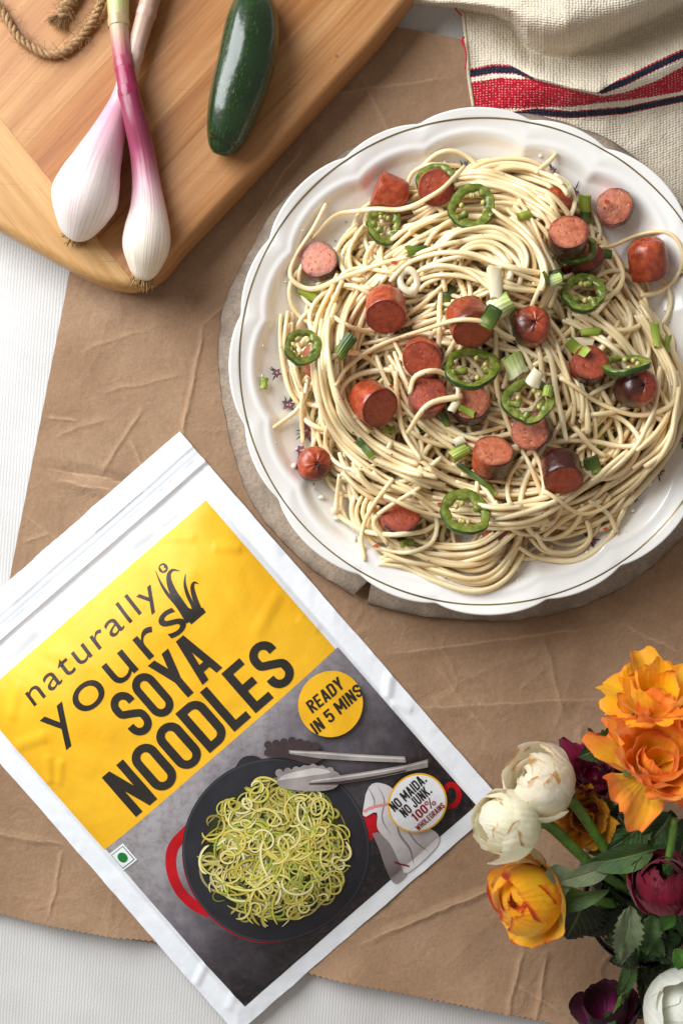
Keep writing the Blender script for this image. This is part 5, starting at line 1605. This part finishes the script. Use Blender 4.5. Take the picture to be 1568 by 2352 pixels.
def disc(name, c, r, mat, layer, parent, n=48, r_in=None):
    a = np.linspace(0, 2 * np.pi, n, endpoint=False)
    if r_in is None:
        VV = [c]; k = max(2, int(r / 9))
        rings = [np.stack([c[0] + np.cos(a) * r * (i + 1) / k, c[1] + np.sin(a) * r * (i + 1) / k], 1) for i in range(k)]
        V = np.vstack([np.array(c)[None]] + rings)
        F = [(0, 1 + i, 1 + (i + 1) % n) for i in range(n)] + grid_faces(n, k, wrap_u=True, off=1)
    else:
        V = np.vstack([np.stack([c[0] + np.cos(a) * q, c[1] + np.sin(a) * q], 1) for q in (r_in, r)]); F = grid_faces(n, 2, wrap_u=True)
    return print_uv(name, V, F, mat, layer, parent, None)
rc = zz(922, 805)
disc('trademark_ring', rc, 11, INK_K, 3, yel, 28)
caps('trademark_letter', 'R', rc[0] - 4.4, rc[1] + 6.5, 13, 9, .2, INK_Y, 4, yel)
# ---- printed photograph: skillet, noodles, tongs, cloth, badges
def z3(a, b): return uv_of(367.4 + .498 * a, 1469.7 + .498 * b)
def poly(name, pts, mat, layer, parent=None, smooth_n=None):
    q = np.array([z3(*p_) for p_ in pts])
    if smooth_n: q = spline(np.vstack([q, q[:1]]), smooth_n)[:-1]
    from mathutils.geometry import tessellate_polygon
    tr = tessellate_polygon([[Vector((a, b, 0)) for a, b in q]])
    return print_uv(name, q, [tuple(f) for f in tr], mat, layer, parent or pho, 12)
pc = z3(540, 950)
a = np.linspace(0, 2 * np.pi, 90, endpoint=False)
hp = spline([z3(150, 845), z3(75, 930), z3(62, 1030), z3(95, 1130), z3(160, 1200), z3(235, 1235)], 40)
V, F = stroke(hp, 25); print_uv('printed_handle', V, F, INK_R, 2, pho, None)
poly('printed_handle', [(920, 770), (992, 782), (1008, 868), (960, 912)], INK_R, 2)
V, F = stroke(spline([z3(1310, 700), z3(1330, 668), z3(1365, 680), z3(1378, 720), z3(1360, 760), z3(1320, 768)], 26), 12); print_uv('printed_handle', V, F, INK_R, 2, pho, None)
disc('printed_pan_side', (pc[0] - 6, pc[1] + 1), 208.5, INK_R, 2.5, pho, 90)
disc('printed_pan', pc, 212, INK_P, 3, pho, 90)
poly('printed_pan_spout', [(340, 600), (372, 540), (400, 518), (440, 515), (480, 535), (470, 580), (400, 640)], INK_P, 3.5, smooth_n=30)
disc('printed_pan_rim', pc, 210, INK_RIM, 4, pho, 90, r_in=206)
# courgette noodles printed in the pan: curling ribbons in greens and cream
r_ = random.Random(5)
cols = ['#dcc95e', '#e6d67c', '#cdc554', '#a3b045', '#f0e6a6', '#c2ae48', '#ead98c', '#dfce6c']; edge = ['#7c8a2c', '#939036', '#5f7a24', '#24431a', '#a39a48', '#6d7a2a']
dat = []
def inpan(q): return ((q[0] - pc[0] + 4) / 172) ** 2 + ((q[1] - pc[1]) / 172) ** 2
for k in range(640):
    for _ in range(40):
        q = (pc[0] + r_.uniform(-170, 170), pc[1] + r_.uniform(-170, 170))
        if inpan(q) < .92: break
    rad = r_.choice([16, 24, 36, 50, 70, 95]) * r_.uniform(.8, 1.2); a0 = r_.uniform(0, 360); sw = r_.choice([-1, 1]) * r_.uniform(90, 330) * (24 / rad) ** .75
    p = arc(0, 0, rad, rad * r_.uniform(.6, 1.0), a0, a0 + sw, 18)
    p = p * np.linspace(1, r_.uniform(.7, 1.25), 18)[:, None]
    rt_ = r_.uniform(0, 6.28); p = np.stack([p[:, 0] * math.cos(rt_) - p[:, 1] * math.sin(rt_), p[:, 0] * math.sin(rt_) + p[:, 1] * math.cos(rt_)], 1) - p.mean(0) + q
    e_ = inpan((p[:, 0], p[:, 1]))
    if (e_ > 1.04).any(): continue
    dat.append((p, r_.uniform(3.4, 6.6), r_.choice(cols), r_.choice(edge), min(1, .26 + .8 * k / 560)))
VV, FF, CC, LL = [], [], [], []; n = 0
for k, (p, wd, c1, c2, sh) in enumerate(dat):
    T = np.gradient(p, axis=0); T /= np.linalg.norm(T, axis=1)[:, None]; N = np.stack([-T[:, 1], T[:, 0]], 1)
    taper = np.minimum(1, np.minimum(np.arange(18), np.arange(18)[::-1]) / 3 + .35)[:, None]
    a_, b_ = np.array(lin(c1)[:3]) * sh, np.array(lin(c2)[:3]) * sh * .9
    for f, cc in ((-.5, b_), (-.2, a_), (.25, a_), (.5, a_ * .75)):
        VV.append(p + N * wd * f * taper); CC.append(np.tile(cc, (18, 1))); LL.append(np.full(18, k * .0000022))
    FF += grid_faces(18, 4, off=n); n += 72
t = NT('ink_noodle_print'); t.color(t.attr()); t.set(rough=.38, spec=.4, coat=.1, coatr=.25)
disc('printed_noodles', (pc[0] - 2, pc[1]), 158, ink('olive', '#3b3f18', '#23290f'), 4.2, pho, 40)
print_uv('printed_noodles', np.concatenate(VV), FF, t.m, 5, pho, None, col=np.concatenate(CC), lay_arr=np.concatenate(LL))
TL = 20
poly('printed_tongs', [(487, 492), (515, 466), (580, 450), (660, 455), (720, 480), (765, 512), (700, 549), (620, 530), (540, 515), (492, 512)], INK_MD, TL, smooth_n=40)
poly('printed_tongs', [(598, 486), (740, 492), (1124, 526), (1130, 552), (745, 524), (602, 502)], INK_M, TL + 1)
poly('printed_tongs', [(604, 490), (740, 497), (1124, 533), (1124, 538), (740, 504), (604, 496)], INK_ML, TL + 1.6)
poly('printed_tongs', [(542, 622), (560, 590), (620, 570), (700, 553), (780, 570), (832, 600), (812, 652), (740, 670), (640, 667), (560, 650)], INK_M, TL + 2, smooth_n=40)
poly('printed_tongs', [(552, 622), (575, 598), (640, 580), (720, 566), (790, 585), (700, 600), (620, 612)], INK_ML, TL + 2.6, smooth_n=30)
poly('printed_tongs', [(690, 618), (820, 600), (1128, 562), (1232, 545), (1231, 580), (1135, 592), (820, 640), (690, 640)], INK_M, TL + 3)
poly('printed_tongs', [(700, 622), (820, 606), (1128, 568), (1228, 553), (1228, 558), (1128, 574), (820, 614), (700, 628)], INK_ML, TL + 3.6)
poly('printed_tongs', [(690, 634), (820, 626), (1130, 584), (1130, 590), (820, 640), (690, 640)], INK_MD, TL + 3.6)
poly('printed_cloth', [(975, 870), (1010, 870), (1060, 930), (1110, 1040), (1140, 1085), (1082, 1132), (1040, 1050), (1008, 950)], INK_CLD, 6, smooth_n=50)
poly('printed_cloth', [(945, 690), (965, 650), (1000, 638), (1060, 660), (1095, 720), (1085, 800), (1130, 850), (1245, 868), (1285, 946), (1145, 1080), (1110, 1040), (1060, 930), (1000, 850), (995, 770), (935, 790)], INK_CL, 7, smooth_n=70)
for k, (pts_, wd_) in enumerate([([(1000, 650), (1030, 720), (1020, 800), (1060, 880)], 3), ([(1085, 800), (1100, 880), (1150, 960), (1170, 1040)], 5), ([(1130, 852), (1180, 930), (1240, 985)], 3), ([(960, 660), (985, 720), (975, 760)], 3)]):
    V, F = stroke(spline([z3(*q) for q in pts_], 20), wd_ * np.sin(np.linspace(.15, 3.0, 20))); print_uv('printed_cloth_fold', V, F, INK_CLD, 7.6, pho, None)
for k in range(7):
    q0 = z3(505 + k * 36, 462 - 6 * k + (k > 3) * (k - 3) * 14); disc('printed_tongs_scallop', q0, 9, INK_MD, TL - .4, pho, 14)
    q1 = z3(556 + k * 38, 588 - 6 * k + (k > 4) * (k - 4) * 14); disc('printed_tongs_scallop', q1, 9, INK_M, TL + 1.8, pho, 14)
V, F = stroke(spline([z3(936, 768), z3(975, 748), z3(1045, 735)], 14), 6); print_uv('printed_cloth_stripe', V, F, INK_PK, 8, pho, None)
V, F = stroke(spline([z3(1080, 1020), z3(1110, 1035), z3(1150, 1052)], 10), 4); print_uv('printed_cloth_stripe', V, F, INK_DR, 8, pho, None)
bc = (672, 697)
b1 = disc('round_badge', bc, 73, INK_Y, TL + 5, pho, 60)
caps('lettering', 'READY', 628, 685, 29, 92, .15, INK_K, TL + 7, pho, ang=.06, w_def=.46, skew=.06)['label'] = 'word READY on the yellow badge'
caps('lettering', 'IN 5 MINS', 604, 727, 29, 138, .15, INK_K, TL + 7, pho, ang=.03, w_def=.46, skew=.06)['label'] = 'words IN 5 MINS on the yellow badge'
bc = (671, 998)
disc('round_badge', bc, 68, INK_Y, TL + 5, pho, 60)
disc('round_badge', bc, 64, INK_W, TL + 6, pho, 60)
for txt, v0_, w_, h_, m_ in [('NO MAIDA.', 975, 100, 24, INK_K), ('NO JUNK.', 1002, 84, 24, INK_K), ('100%', 1028, 62, 22, INK_DR), ('WHOLEGRAINS', 1048, 82, 14, INK_DR)]:
    caps('lettering', txt, bc[0] - w_ / 2, v0_, h_, w_, .155, m_, TL + 8, pho, w_def=.46, skew=.04)['label'] = 'words ' + txt.strip('.') + ' on the white badge'
vc = np.array([80.0, 653.0])
def sq(h): return [(vc[0] - h, vc[1] - h), (vc[0] + h, vc[1] - h), (vc[0] + h, vc[1] + h), (vc[0] - h, vc[1] + h)]
print_uv('vegetarian_mark', sq(25), [(0, 1, 2, 3)], INK_W, 4, pho, 10)
print_uv('vegetarian_mark', sq(20.5), [(0, 1, 2, 3)], INK_G, 5, pho, 10)
print_uv('vegetarian_mark', sq(18.8), [(0, 1, 2, 3)], INK_W, 6, pho, 10)
disc('vegetarian_mark', vc, 12.5, INK_G, 7, pho, 30)
# ------------------------------------------------------------------ dried roses in a glass bowl
def m_petal(name, base, mid, edge, rim, rough=.55, veins=.10, fs=.90, amp=.40, whiten=.25):
    t = NT(name)
    r, g, b = t.sep(t.attr())
    v = t.coords()
    n = t.noise(v, 90, 5, .6); n2 = t.noise(v, 380, 3)
    f = t.math('ADD', t.math('ADD', r, t.math('MULTIPLY', t.math('POWER', g, 3.0), .22)), t.math('MULTIPLY', t.math('SUBTRACT', n, .5), amp))
    f = t.math('MULTIPLY', f, fs)
    c = t.ramp(f, [(.12, lin(base)), (.68, lin(mid)), (.93, lin(edge)), (1.0, lin(rim))])
    w = t.node('ShaderNodeTexWave', wave_type='BANDS', bands_direction='X')
    cb_ = t.node('ShaderNodeCombineXYZ'); t.link(b, cb_.inputs[0]); t.link(t.math('MULTIPLY', r, .15), cb_.inputs[1]); t.link(cb_.outputs[0], w.inputs['Vector'])
    w.inputs['Scale'].default_value = 3.2; w.inputs['Distortion'].default_value = 7.0; w.inputs['Detail'].default_value = 4
    c = t.mix(t.math('MULTIPLY', w.outputs['Fac'], veins), c, lin(edge))
    t.color(c)
    t.set(rough=rough, spec=.3, sheen=.15)
    t.bump(t.math('ADD', t.math('MULTIPLY', w.outputs['Fac'], .25), t.math('ADD', n, t.math('MULTIPLY', n2, .4))), .4, .0014)
    tr = t.node('ShaderNodeBsdfTranslucent'); t.link(t.mix(whiten, c, (1, .95, .6, 1)), tr.inputs['Color'])
    mx = t.node('ShaderNodeMixShader'); mx.inputs[0].default_value = .38
    t.link(t.b.outputs[0], mx.inputs[1]); t.link(tr.outputs[0], mx.inputs[2]); t.link(mx.outputs[0], t.out.inputs['Surface'])
    return t.m
def basis(ax):
    ax = np.array(ax, float); ax /= np.linalg.norm(ax)
    u = np.cross([0.13, .9, .2], ax); u /= np.linalg.norm(u)
    return u, np.cross(ax, u), ax
def petal_mesh(c, B, R, phi, half, amax, curl, ruffle, hscale, seed, thick=.00035, nt=26, ns_=25, tipcut=.16, notch=0.0):
    t = np.linspace(0, 1, nt)[:, None]; s = np.linspace(-1, 1, ns_)[None]
    tipn = fbm(s * 3.2 + seed * 2.1, s * 0 + seed, seed + 8, 3) - .5
    te = t * (1 - tipcut * np.abs(s) ** 2.4 - notch * np.exp(-(s / .16) ** 2) - (.10 + ruffle * .9) * (tipn + .1))
    wp = np.sqrt(np.clip(np.sin(np.pi * np.clip(te * .78 + .06, 0, 1)), 0, 1))
    al = amax * te
    rho = R * np.sin(np.minimum(al, np.pi * .96)) ; hh = R * hscale * (1 - np.cos(al))
    k = np.clip((te - .62) / .38, 0, 1) ** 1.6
    rho = rho + curl * R * k; hh = hh - abs(curl) * R * .45 * k * k
    nz = fbm(s * 2.3 + seed, te * 3.0 + seed * 1.7, seed, 3) - .5
    nf = fbm(s * 6 + seed * 1.3, te * 5.0 + seed * .7, seed + 5, 2) - .5
    ed = np.maximum(np.abs(s) ** 2.5, te ** 3)
    rho = rho + ruffle * R * ed * (np.sin(s * 5 + seed) * .45 + nz * 1.6) + .05 * R * nz + (.04 + ruffle * .9) * R * .55 * nf * te
    hh = hh + ruffle * R * ed * (np.cos(s * 7 + seed * 2) * .35 + nz)
    ph = phi + s * half * wp
    u, v, a = B
    X = rho[..., None] * (np.cos(ph)[..., None] * u + np.sin(ph)[..., None] * v) + hh[..., None] * a + c
    V = X.reshape(-1, 3)
    C = np.stack([te + 0 * s, np.abs(s) + 0 * te, s * .5 + .5 + 0 * te], -1).reshape(-1, 3)
    return V, grid_faces(ns_, nt), C
def rose(px, py, z, R, axis, mat, layers, label, seed, name='rose', group='dried roses in the glass bowl', stem_to=None, sepal=True):
    Rw = D(R, z)
    ax = np.array(axis, float); ax /= np.linalg.norm(ax)
    mid = P(px, py, z)
    c = mid - ax * Rw * .9
    th = thing(name, c, label, 'rose', group)
    B = basis(ax)
    rr_ = random.Random(seed)
    k = 0
    for (n, rf, amax, curl, ruf, hs, ov) in layers:
        off = rr_.uniform(0, 6.28)
        for i in range(n):
            k += 1
            phi = off + i * 2 * np.pi / n + rr_.uniform(-.18, .18)
            Bj = basis(ax + np.array([rr_.uniform(-1, 1) for _ in range(3)]) * (.03 + ruf * .8))
            V, F, C = petal_mesh(c, Bj, Rw * rf * rr_.uniform(.90, 1.10), phi, ov * np.pi / n, amax * rr_.uniform(.92, 1.08), curl * rr_.uniform(.5, 1.4), ruf, hs * rr_.uniform(.92, 1.08), seed * 13 + k, tipcut=rr_.uniform(.08, .24), notch=rr_.uniform(0, .05))
            mesh('petal', V, F, mat, th, col=C)
    if stem_to is not None:
        e = np.array(stem_to)
        V, F = tube(spline([c - ax * Rw * .03, c - ax * Rw * .5, .5 * (c + e) + [0, 0, .006], e], 26), np.linspace(.0028, .0020, 26), 10)
        mesh('stem', V, F, STEM, th)
    if sepal:
        for i in range(5):
            phi = i * 1.2566 + seed
            V, F, C = petal_mesh(c - ax * Rw * .03, B, Rw * .62, phi, .34, 1.3, .35, .12, .9, seed + i * 7, nt=12, ns_=7, tipcut=.7)
            mesh('sepal', V, F, LEAF[1], th, col=C)
    return th
def m_leaf(name, c1, c2, c3, rough=.5):
    t = NT(name)
    r, g, b = t.sep(t.attr())
    v = t.coords()
    n = t.noise(v, 80, 5, .6)
    c = t.ramp(n, [(.28, lin(c1)), (.52, lin(c2)), (.76, lin(c3))])
    vein = t.ramp(t.math('ABSOLUTE', t.math('SUBTRACT', b, .5)), [(.015, (1, 1, 1)), (.05, (0, 0, 0))])
    w = t.node('ShaderNodeTexWave', wave_type='BANDS', bands_direction='X')
    cb_ = t.node('ShaderNodeCombineXYZ'); t.link(t.math('SUBTRACT', r, t.math('MULTIPLY', g, .35)), cb_.inputs[0]); t.link(cb_.outputs[0], w.inputs['Vector'])
    w.inputs['Scale'].default_value = 2.6
    vv = t.math('MAXIMUM', vein, t.math('MULTIPLY', t.ramp(w.outputs['Fac'], [(.9, (0, 0, 0)), (1.0, (1, 1, 1))]), .5))
    c = t.mix(t.math('MULTIPLY', vv, .4), c, lin('#8d9a62'))
    t.color(c); t.set(rough=rough, spec=.35)
    t.bump(t.math('ADD', t.math('MULTIPLY', vv, -1.0), n), .5, .0012)
    tr = t.node('ShaderNodeBsdfTranslucent'); t.link(c, tr.inputs['Color'])
    mx = t.node('ShaderNodeMixShader'); mx.inputs[0].default_value = .18
    t.link(t.b.outputs[0], mx.inputs[1]); t.link(tr.outputs[0], mx.inputs[2]); t.link(mx.outputs[0], t.out.inputs['Surface'])
    return t.m
LEAF = [m_leaf('leaf_deep', '#1d3318', '#2c4a22', '#3f6130'), m_leaf('leaf_mid', '#35512a', '#4d6b3a', '#6d8552'), m_leaf('leaf_pale_dry', '#5d6d4b', '#7b8966', '#9aa383'), m_leaf('leaf_dark_dry', '#171c12', '#26301d', '#37432a'), m_leaf('leaf_fresh', '#2f5a1c', '#447a26', '#639a3a')]
STEM = simple('rose_stem', '#4c7428', '#6a9038', 200, .45, .2, 500)
STEMD = simple('dry_stem', '#2a2a1a', '#4a4428', 300, .7, .3, 500)
def leaf_mesh(p0, p1, width, seed, fold=.35, curl=.25, serr=.08, twist=0.0, up=(0, 0, 1), crumple=.22):
    p0 = np.array(p0); p1 = np.array(p1)
    L = np.linalg.norm(p1 - p0); d = (p1 - p0) / L
    upv = np.array(up, float); upv = upv - d * upv.dot(d); upv /= np.linalg.norm(upv) + 1e-9
    sd = np.cross(d, upv)
    nt, ns_ = 22, 11
    t = np.linspace(0, 1, nt)[:, None]; s = np.linspace(-1, 1, ns_)[None]
    w = width * np.sin(np.pi * t ** .8) ** .75 * (1 - .25 * t)
    w = w * (1 + serr * ((np.arange(nt)[:, None] % 2) * 2 - 1) * (np.abs(s) > .95))
    nz = fbm(t * 4 + seed, s * 2 + seed * .7, seed, 3) - .5
    tw_ = twist * t
    xs = s * w; zs = fold * np.abs(s) * w + crumple * width * nz * 2.4 + curl * L * (-(t - .45) ** 2 + .2) 
    Xs = xs * np.cos(tw_) - zs * np.sin(tw_); Zs = xs * np.sin(tw_) + zs * np.cos(tw_)
    V = p0 + (t * L + 0 * s)[..., None] * d + Xs[..., None] * sd + Zs[..., None] * upv
    C = np.stack([t + 0 * s, np.abs(s) + 0 * t, s * .5 + .5 + 0 * t], -1).reshape(-1, 3)
    return V.reshape(-1, 3), grid_faces(ns_, nt), C
BOWL = (1490.0, 2070.0)
bw = P(BOWL[0], BOWL[1], .05)
neck = P(1490, 2075, .045)
# glass bowl on a foot
t = NT('clear_glass'); t.color((.97, .98, .98, 1)); t.set(rough=.02, trans=1.0, ior=1.45); GLASS = t.m
vase = thing('glass_bowl', (bw[0], bw[1], .004), 'clear glass bowl holding the roses, its rim showing below the leaves', 'vase')
a = np.linspace(0, 2 * np.pi, 72, endpoint=False)
outp = [(.012, .0042), (.020, .0044), (.026, .008), (.0285, .016), (.0305, .030), (.0315, .045), (.0320, .052)]
inp = [(.0306, .052), (.0300, .045), (.0290, .030), (.0270, .017), (.0245, .010), (.012, .0075)]
VV = [np.stack([bw[0] + np.cos(a) * r, bw[1] + np.sin(a) * r, np.full(72, z)], 1) for r, z in outp + inp]
V = np.concatenate(VV); n0 = len(VV)
F = grid_faces(72, n0, wrap_u=True) + [tuple(range(71, -1, -1)), tuple(range((n0 - 1) * 72, n0 * 72))]
mesh('glass_wall', V, F, GLASS, vase)
ORANGE = m_petal('petal_orange', '#ffd424', '#ffba2a', '#fc8634', '#e04c1c', fs=.92)
YELLOW = m_petal('petal_yellow_orange', '#ffd814', '#ffc912', '#fca514', '#cc4818', fs=.93)
YRED = m_petal('petal_yellow_red_edge', '#ffdc24', '#ffd41c', '#fcae12', '#bb260c', veins=.03, fs=1.0, amp=.3)
CREAM = m_petal('petal_cream', '#eaeac0', '#f8f3e2', '#f7edd8', '#c08a4c', veins=.05, fs=.97, amp=.5)
CREAM2 = m_petal('petal_cream_green', '#e8ebba', '#f7f5de', '#f7f0da', '#b98a4c', veins=.04, fs=.95, amp=.5)
WHITE = m_petal('petal_white', '#dbe0c8', '#e9ebe2', '#eeeee6', '#e8e4d6', veins=.05)
DRYOR = m_petal('petal_dry_amber', '#c9830c', '#d8920f', '#dd9a14', '#b8600c', veins=.12)
MAG = m_petal('petal_magenta', '#c01a62', '#8c1240', '#5c0f2d', '#35081a', whiten=0.0)
CRIM = m_petal('petal_crimson', '#d4144e', '#8c1030', '#6d0f28', '#4a0a1c', whiten=0.0)
MAR = m_petal('petal_maroon', '#a01c6a', '#4a0f28', '#340a1c', '#220612', whiten=0.0)
# layers: petals, radius, wrap angle, outward curl, ruffle, height, overlap
bud = [(3, .70, 3.05, .0, .04, 1.12, 1.7), (4, .80, 2.6, .0, .05, 1.1, 1.7), (4, .91, 2.35, .03, .06, 1.07, 1.7), (4, 1.0, 2.0, .06, .10, 1.02, 1.5)]
half = [(3, .34, 2.3, .0, .12, 1.3, 1.5), (4, .52, 2.05, .06, .13, 1.2, 1.6), (5, .72, 1.9, .14, .22, 1.08, 1.6), (5, .92, 1.75, .22, .28, .95, 1.5), (6, 1.06, 1.6, .30, .34, .82, 1.45)]
ruff = [(3, .32, 2.2, .05, .18, 1.3, 1.5), (4, .55, 1.9, .15, .2, 1.15, 1.5), (5, .80, 1.7, .25, .22, 1.0, 1.4), (5, 1.0, 1.45, .35, .24, .85, 1.4)]
rose(1508, 1570, .082, 100, (-.15, .72, .55), YELLOW, ruff, 'crinkled yellow-orange rose, topmost of the bunch', 3, stem_to=neck)
rose(1512, 1728, .096, 114, (-.15, .50, .78), ORANGE, half, 'large full orange rose in front, biggest of the bunch', 5, stem_to=neck)
rose(1243, 1800, .078, 84, (-.70, .50, .35), CREAM, bud, 'cream dried rose with browned petal tips, upper of the two pale roses', 8, stem_to=neck)
rose(1165, 1888, .082, 78, (-.88, .15, .28), CREAM2, bud, 'round ivory rose bud touching the packet corner, leftmost of the bunch', 12, stem_to=neck)
rose(1205, 2062, .074, 92, (-.70, .05, .55), YRED, [(3, .70, 3.05, .0, .03, 1.1, 1.8), (4, .80, 2.6, .02, .05, 1.08, 1.7), (4, .92, 2.0, .10, .10, 1.0, 1.6), (4, 1.05, 1.65, .2, .15, .92, 1.4)], 'yellow rose with red-rimmed petals at the lower left of the bunch', 17, stem_to=neck)
rose(1338, 1882, .066, 66, (-.3, .1, .9), DRYOR, ruff, 'small shrivelled amber rose between the ivory buds and the leaves', 21, stem_to=neck)
rose(1350, 1772, .060, 66, (-.45, .5, .6), MAG, half, 'dark magenta rose half hidden behind the big orange one', 26, stem_to=neck)
rose(1523, 2035, .088, 70, (-.2, .7, .45), CRIM, bud, 'crimson rose bud among the leaves at the right edge', 31, stem_to=neck)
rose(1388, 2305, .040, 70, (-.25, .8, .4), MAR, [(3, .75, 1.9, .06, .05, 1.1, 1.7), (4, 1.0, 1.6, .15, .07, 1.0, 1.5)], 'dark maroon rose drooping at the bottom of the bunch', 37, stem_to=neck)
rose(1578, 2325, .070, 96, (.1, -.1, 1), WHITE, bud, 'smooth white rose cut off by the bottom right corner', 41, stem_to=neck)
# loose cream petal folded under the ivory bud
B = basis((.25, -.5, .8)); V, F, C = petal_mesh(P(1205, 1935, .066), B, D(62, .07), -1.2, .75, 1.5, .3, .12, .8, 5)
o = mesh('rose_petal', V, F, CREAM2, None, col=C, loc=P(1225, 1965, .066)); tag(o, 'single folded cream petal hanging between the ivory bud and the yellow rose', 'petal')

# foliage: sprigs of leaves, each a stem with its leaves
def sprig_leaves(name, label, stem_pts, leaves, stem_mat=None, r=.0012):
    pts = [P(*q) for q in stem_pts]
    th = thing(name, pts[0], label, 'leaf sprig', 'rose foliage in the glass bowl')
    V, F = tube(spline(pts, 24), np.linspace(r * 1.2, r * .7, 24), 7)
    mesh('stem', V, F, stem_mat or STEM, th)
    for i, (x0, y0, z0, x1, y1, z1, w, k, kw) in enumerate(leaves):
        V, F, C = leaf_mesh(P(x0, y0, z0), P(x1, y1, z1), D(w, z1), int(x0 + y1) + i, **kw)
        mesh('leaf', V, F, LEAF[k], th, col=C)
sprig_leaves('leaf_sprig', 'broad deep green leaf pointing left beside the big orange rose', [(1480, 1900, .05), (1470, 1800, .06), (1440, 1720, .066)],
             [(1440, 1690, .066, 1326, 1740, .070, 42, 0, dict(fold=.25, curl=.1, crumple=.04)), (1450, 1760, .062, 1370, 1810, .055, 28, 3, {})])
sprig_leaves('leaf_sprig', 'dark green leaves crowding under the big orange rose', [(1490, 2060, .045), (1480, 1950, .06), (1500, 1880, .07)],
             [(1490, 1880, .072, 1395, 1955, .076, 40, 0, dict(fold=.2)), (1540, 1870, .07, 1470, 1960, .074, 44, 0, {}), (1480, 1900, .066, 1420, 1870, .07, 32, 3, dict(crumple=.25)), (1580, 1880, .066, 1550, 2000, .07, 46, 0, dict(fold=.2)),
              (1540, 1940, .066, 1440, 1990, .074, 38, 1, dict(fold=.5, curl=.3)), (1450, 1840, .062, 1400, 1900, .058, 30, 3, dict(crumple=.3)), (1440, 1930, .06, 1350, 1960, .062, 30, 1, dict(fold=.4))])
sprig_leaves('leaf_sprig', 'long grey-green leaf folded back into a loop above the yellow rose', [(1480, 2070, .05), (1400, 2020, .068), (1330, 2000, .074)],
             [(1400, 1985, .080, 1270, 2030, .082, 28, 2, dict(fold=.35, curl=.35, serr=.0, crumple=.05)), (1275, 1985, .078, 1290, 2065, .082, 36, 2, dict(fold=.15, serr=0, crumple=.05)), (1262, 2075, .072, 1400, 2045, .076, 24, 1, dict(fold=.9, serr=0, crumple=.05)), (1500, 1950, .082, 1330, 1990, .08, 36, 1, dict(fold=.5, serr=.02, crumple=.06))])
sprig_leaves('leaf_sprig', 'dark serrated dry leaf hanging below the yellow rose over the bowl rim', [(1480, 2080, .05), (1400, 2085, .055), (1340, 2070, .06)],
             [(1345, 2050, .062, 1300, 2160, .050, 62, 3, dict(serr=.16, fold=.2, crumple=.12)), (1420, 2080, .058, 1330, 2150, .05, 40, 3, dict(serr=.15)), (1450, 2090, .058, 1380, 2140, .052, 34, 3, dict(serr=.15))], STEMD)
sprig_leaves('leaf_sprig', 'pale crumpled dry leaf drooping at the middle of the foliage', [(1490, 2075, .05), (1460, 2100, .07), (1440, 2120, .075)],
             [(1445, 2080, .080, 1425, 2220, .068, 36, 2, dict(crumple=.35, fold=.3, serr=.12)), (1480, 2010, .08, 1466, 2070, .086, 22, 2, dict(crumple=.2)), (1500, 2100, .076, 1470, 2180, .07, 30, 1, dict(crumple=.3))], STEMD)
rl = random.Random(11)
lv = []
for i in range(34):
    x0, y0 = rl.uniform(1455, 1610), rl.uniform(2060, 2260)
    an = rl.uniform(0, 6.28); ln = rl.uniform(40, 85)
    z0 = .072 - .00016 * (y0 - 2060) + rl.uniform(-.012, .012)
    lv.append((x0, y0, z0, x0 + math.cos(an) * ln, y0 + math.sin(an) * ln, z0 + rl.uniform(-.008, .006), rl.uniform(14, 30), rl.choice([0, 0, 1, 1, 3, 3, 2]), dict(crumple=rl.uniform(.15, .4), fold=rl.uniform(.1, .6), serr=.12)))
sprig_leaves('leaf_sprig', 'tangle of crumpled green dried leaves filling the lower right corner', [(1490, 2075, .05), (1520, 2140, .06), (1540, 2230, .055)], lv, STEMD)
lv = []
for i in range(22):
    x0, y0 = rl.uniform(1360, 1560), rl.uniform(1850, 2090)
    an = rl.uniform(0, 6.28); ln = rl.uniform(35, 70)
    z0 = .050 + rl.uniform(-.008, .010)
    lv.append((x0, y0, z0, x0 + math.cos(an) * ln, y0 + math.sin(an) * ln, z0 + rl.uniform(-.008, .006), rl.uniform(14, 28), rl.choice([3, 3, 3, 0]), dict(crumple=.35, fold=rl.uniform(.1, .6), serr=.12)))
sprig_leaves('leaf_sprig', 'dark shrivelled leaves deep inside the bunch between the roses', [(1490, 2075, .05), (1460, 2000, .052), (1440, 1900, .05)], lv, STEMD)
sprig_leaves('leaf_sprig', 'thin brown stems with dry buds hanging beside the maroon rose', [(1490, 2080, .05), (1450, 2200, .055), (1420, 2352, .045)],
             [(1450, 2210, .056, 1420, 2290, .052, 22, 1, dict(crumple=.3)), (1470, 2230, .05, 1500, 2330, .044, 26, 3, dict(crumple=.4, fold=.8)), (1480, 2280, .046, 1460, 2340, .042, 24, 3, dict(crumple=.4, fold=.9)), (1410, 2330, .05, 1380, 2352, .05, 20, 1, dict(crumple=.3)), (1500, 2330, .045, 1540, 2390, .04, 26, 3, dict(crumple=.4))], STEMD)
sprig_leaves('leaf_sprig', 'upright green stem with a curled calyx leaf at the right edge', [(1490, 2075, .05), (1530, 1990, .085), (1548, 1880, .092)],
             [(1545, 2005, .092, 1520, 1985, .095, 14, 1, {}), (1540, 2090, .09, 1515, 2140, .085, 20, 4, dict(crumple=.2)), (1550, 2180, .075, 1580, 2230, .07, 26, 4, dict(crumple=.2))], r=.0022)
print('strands', NSTR[0])
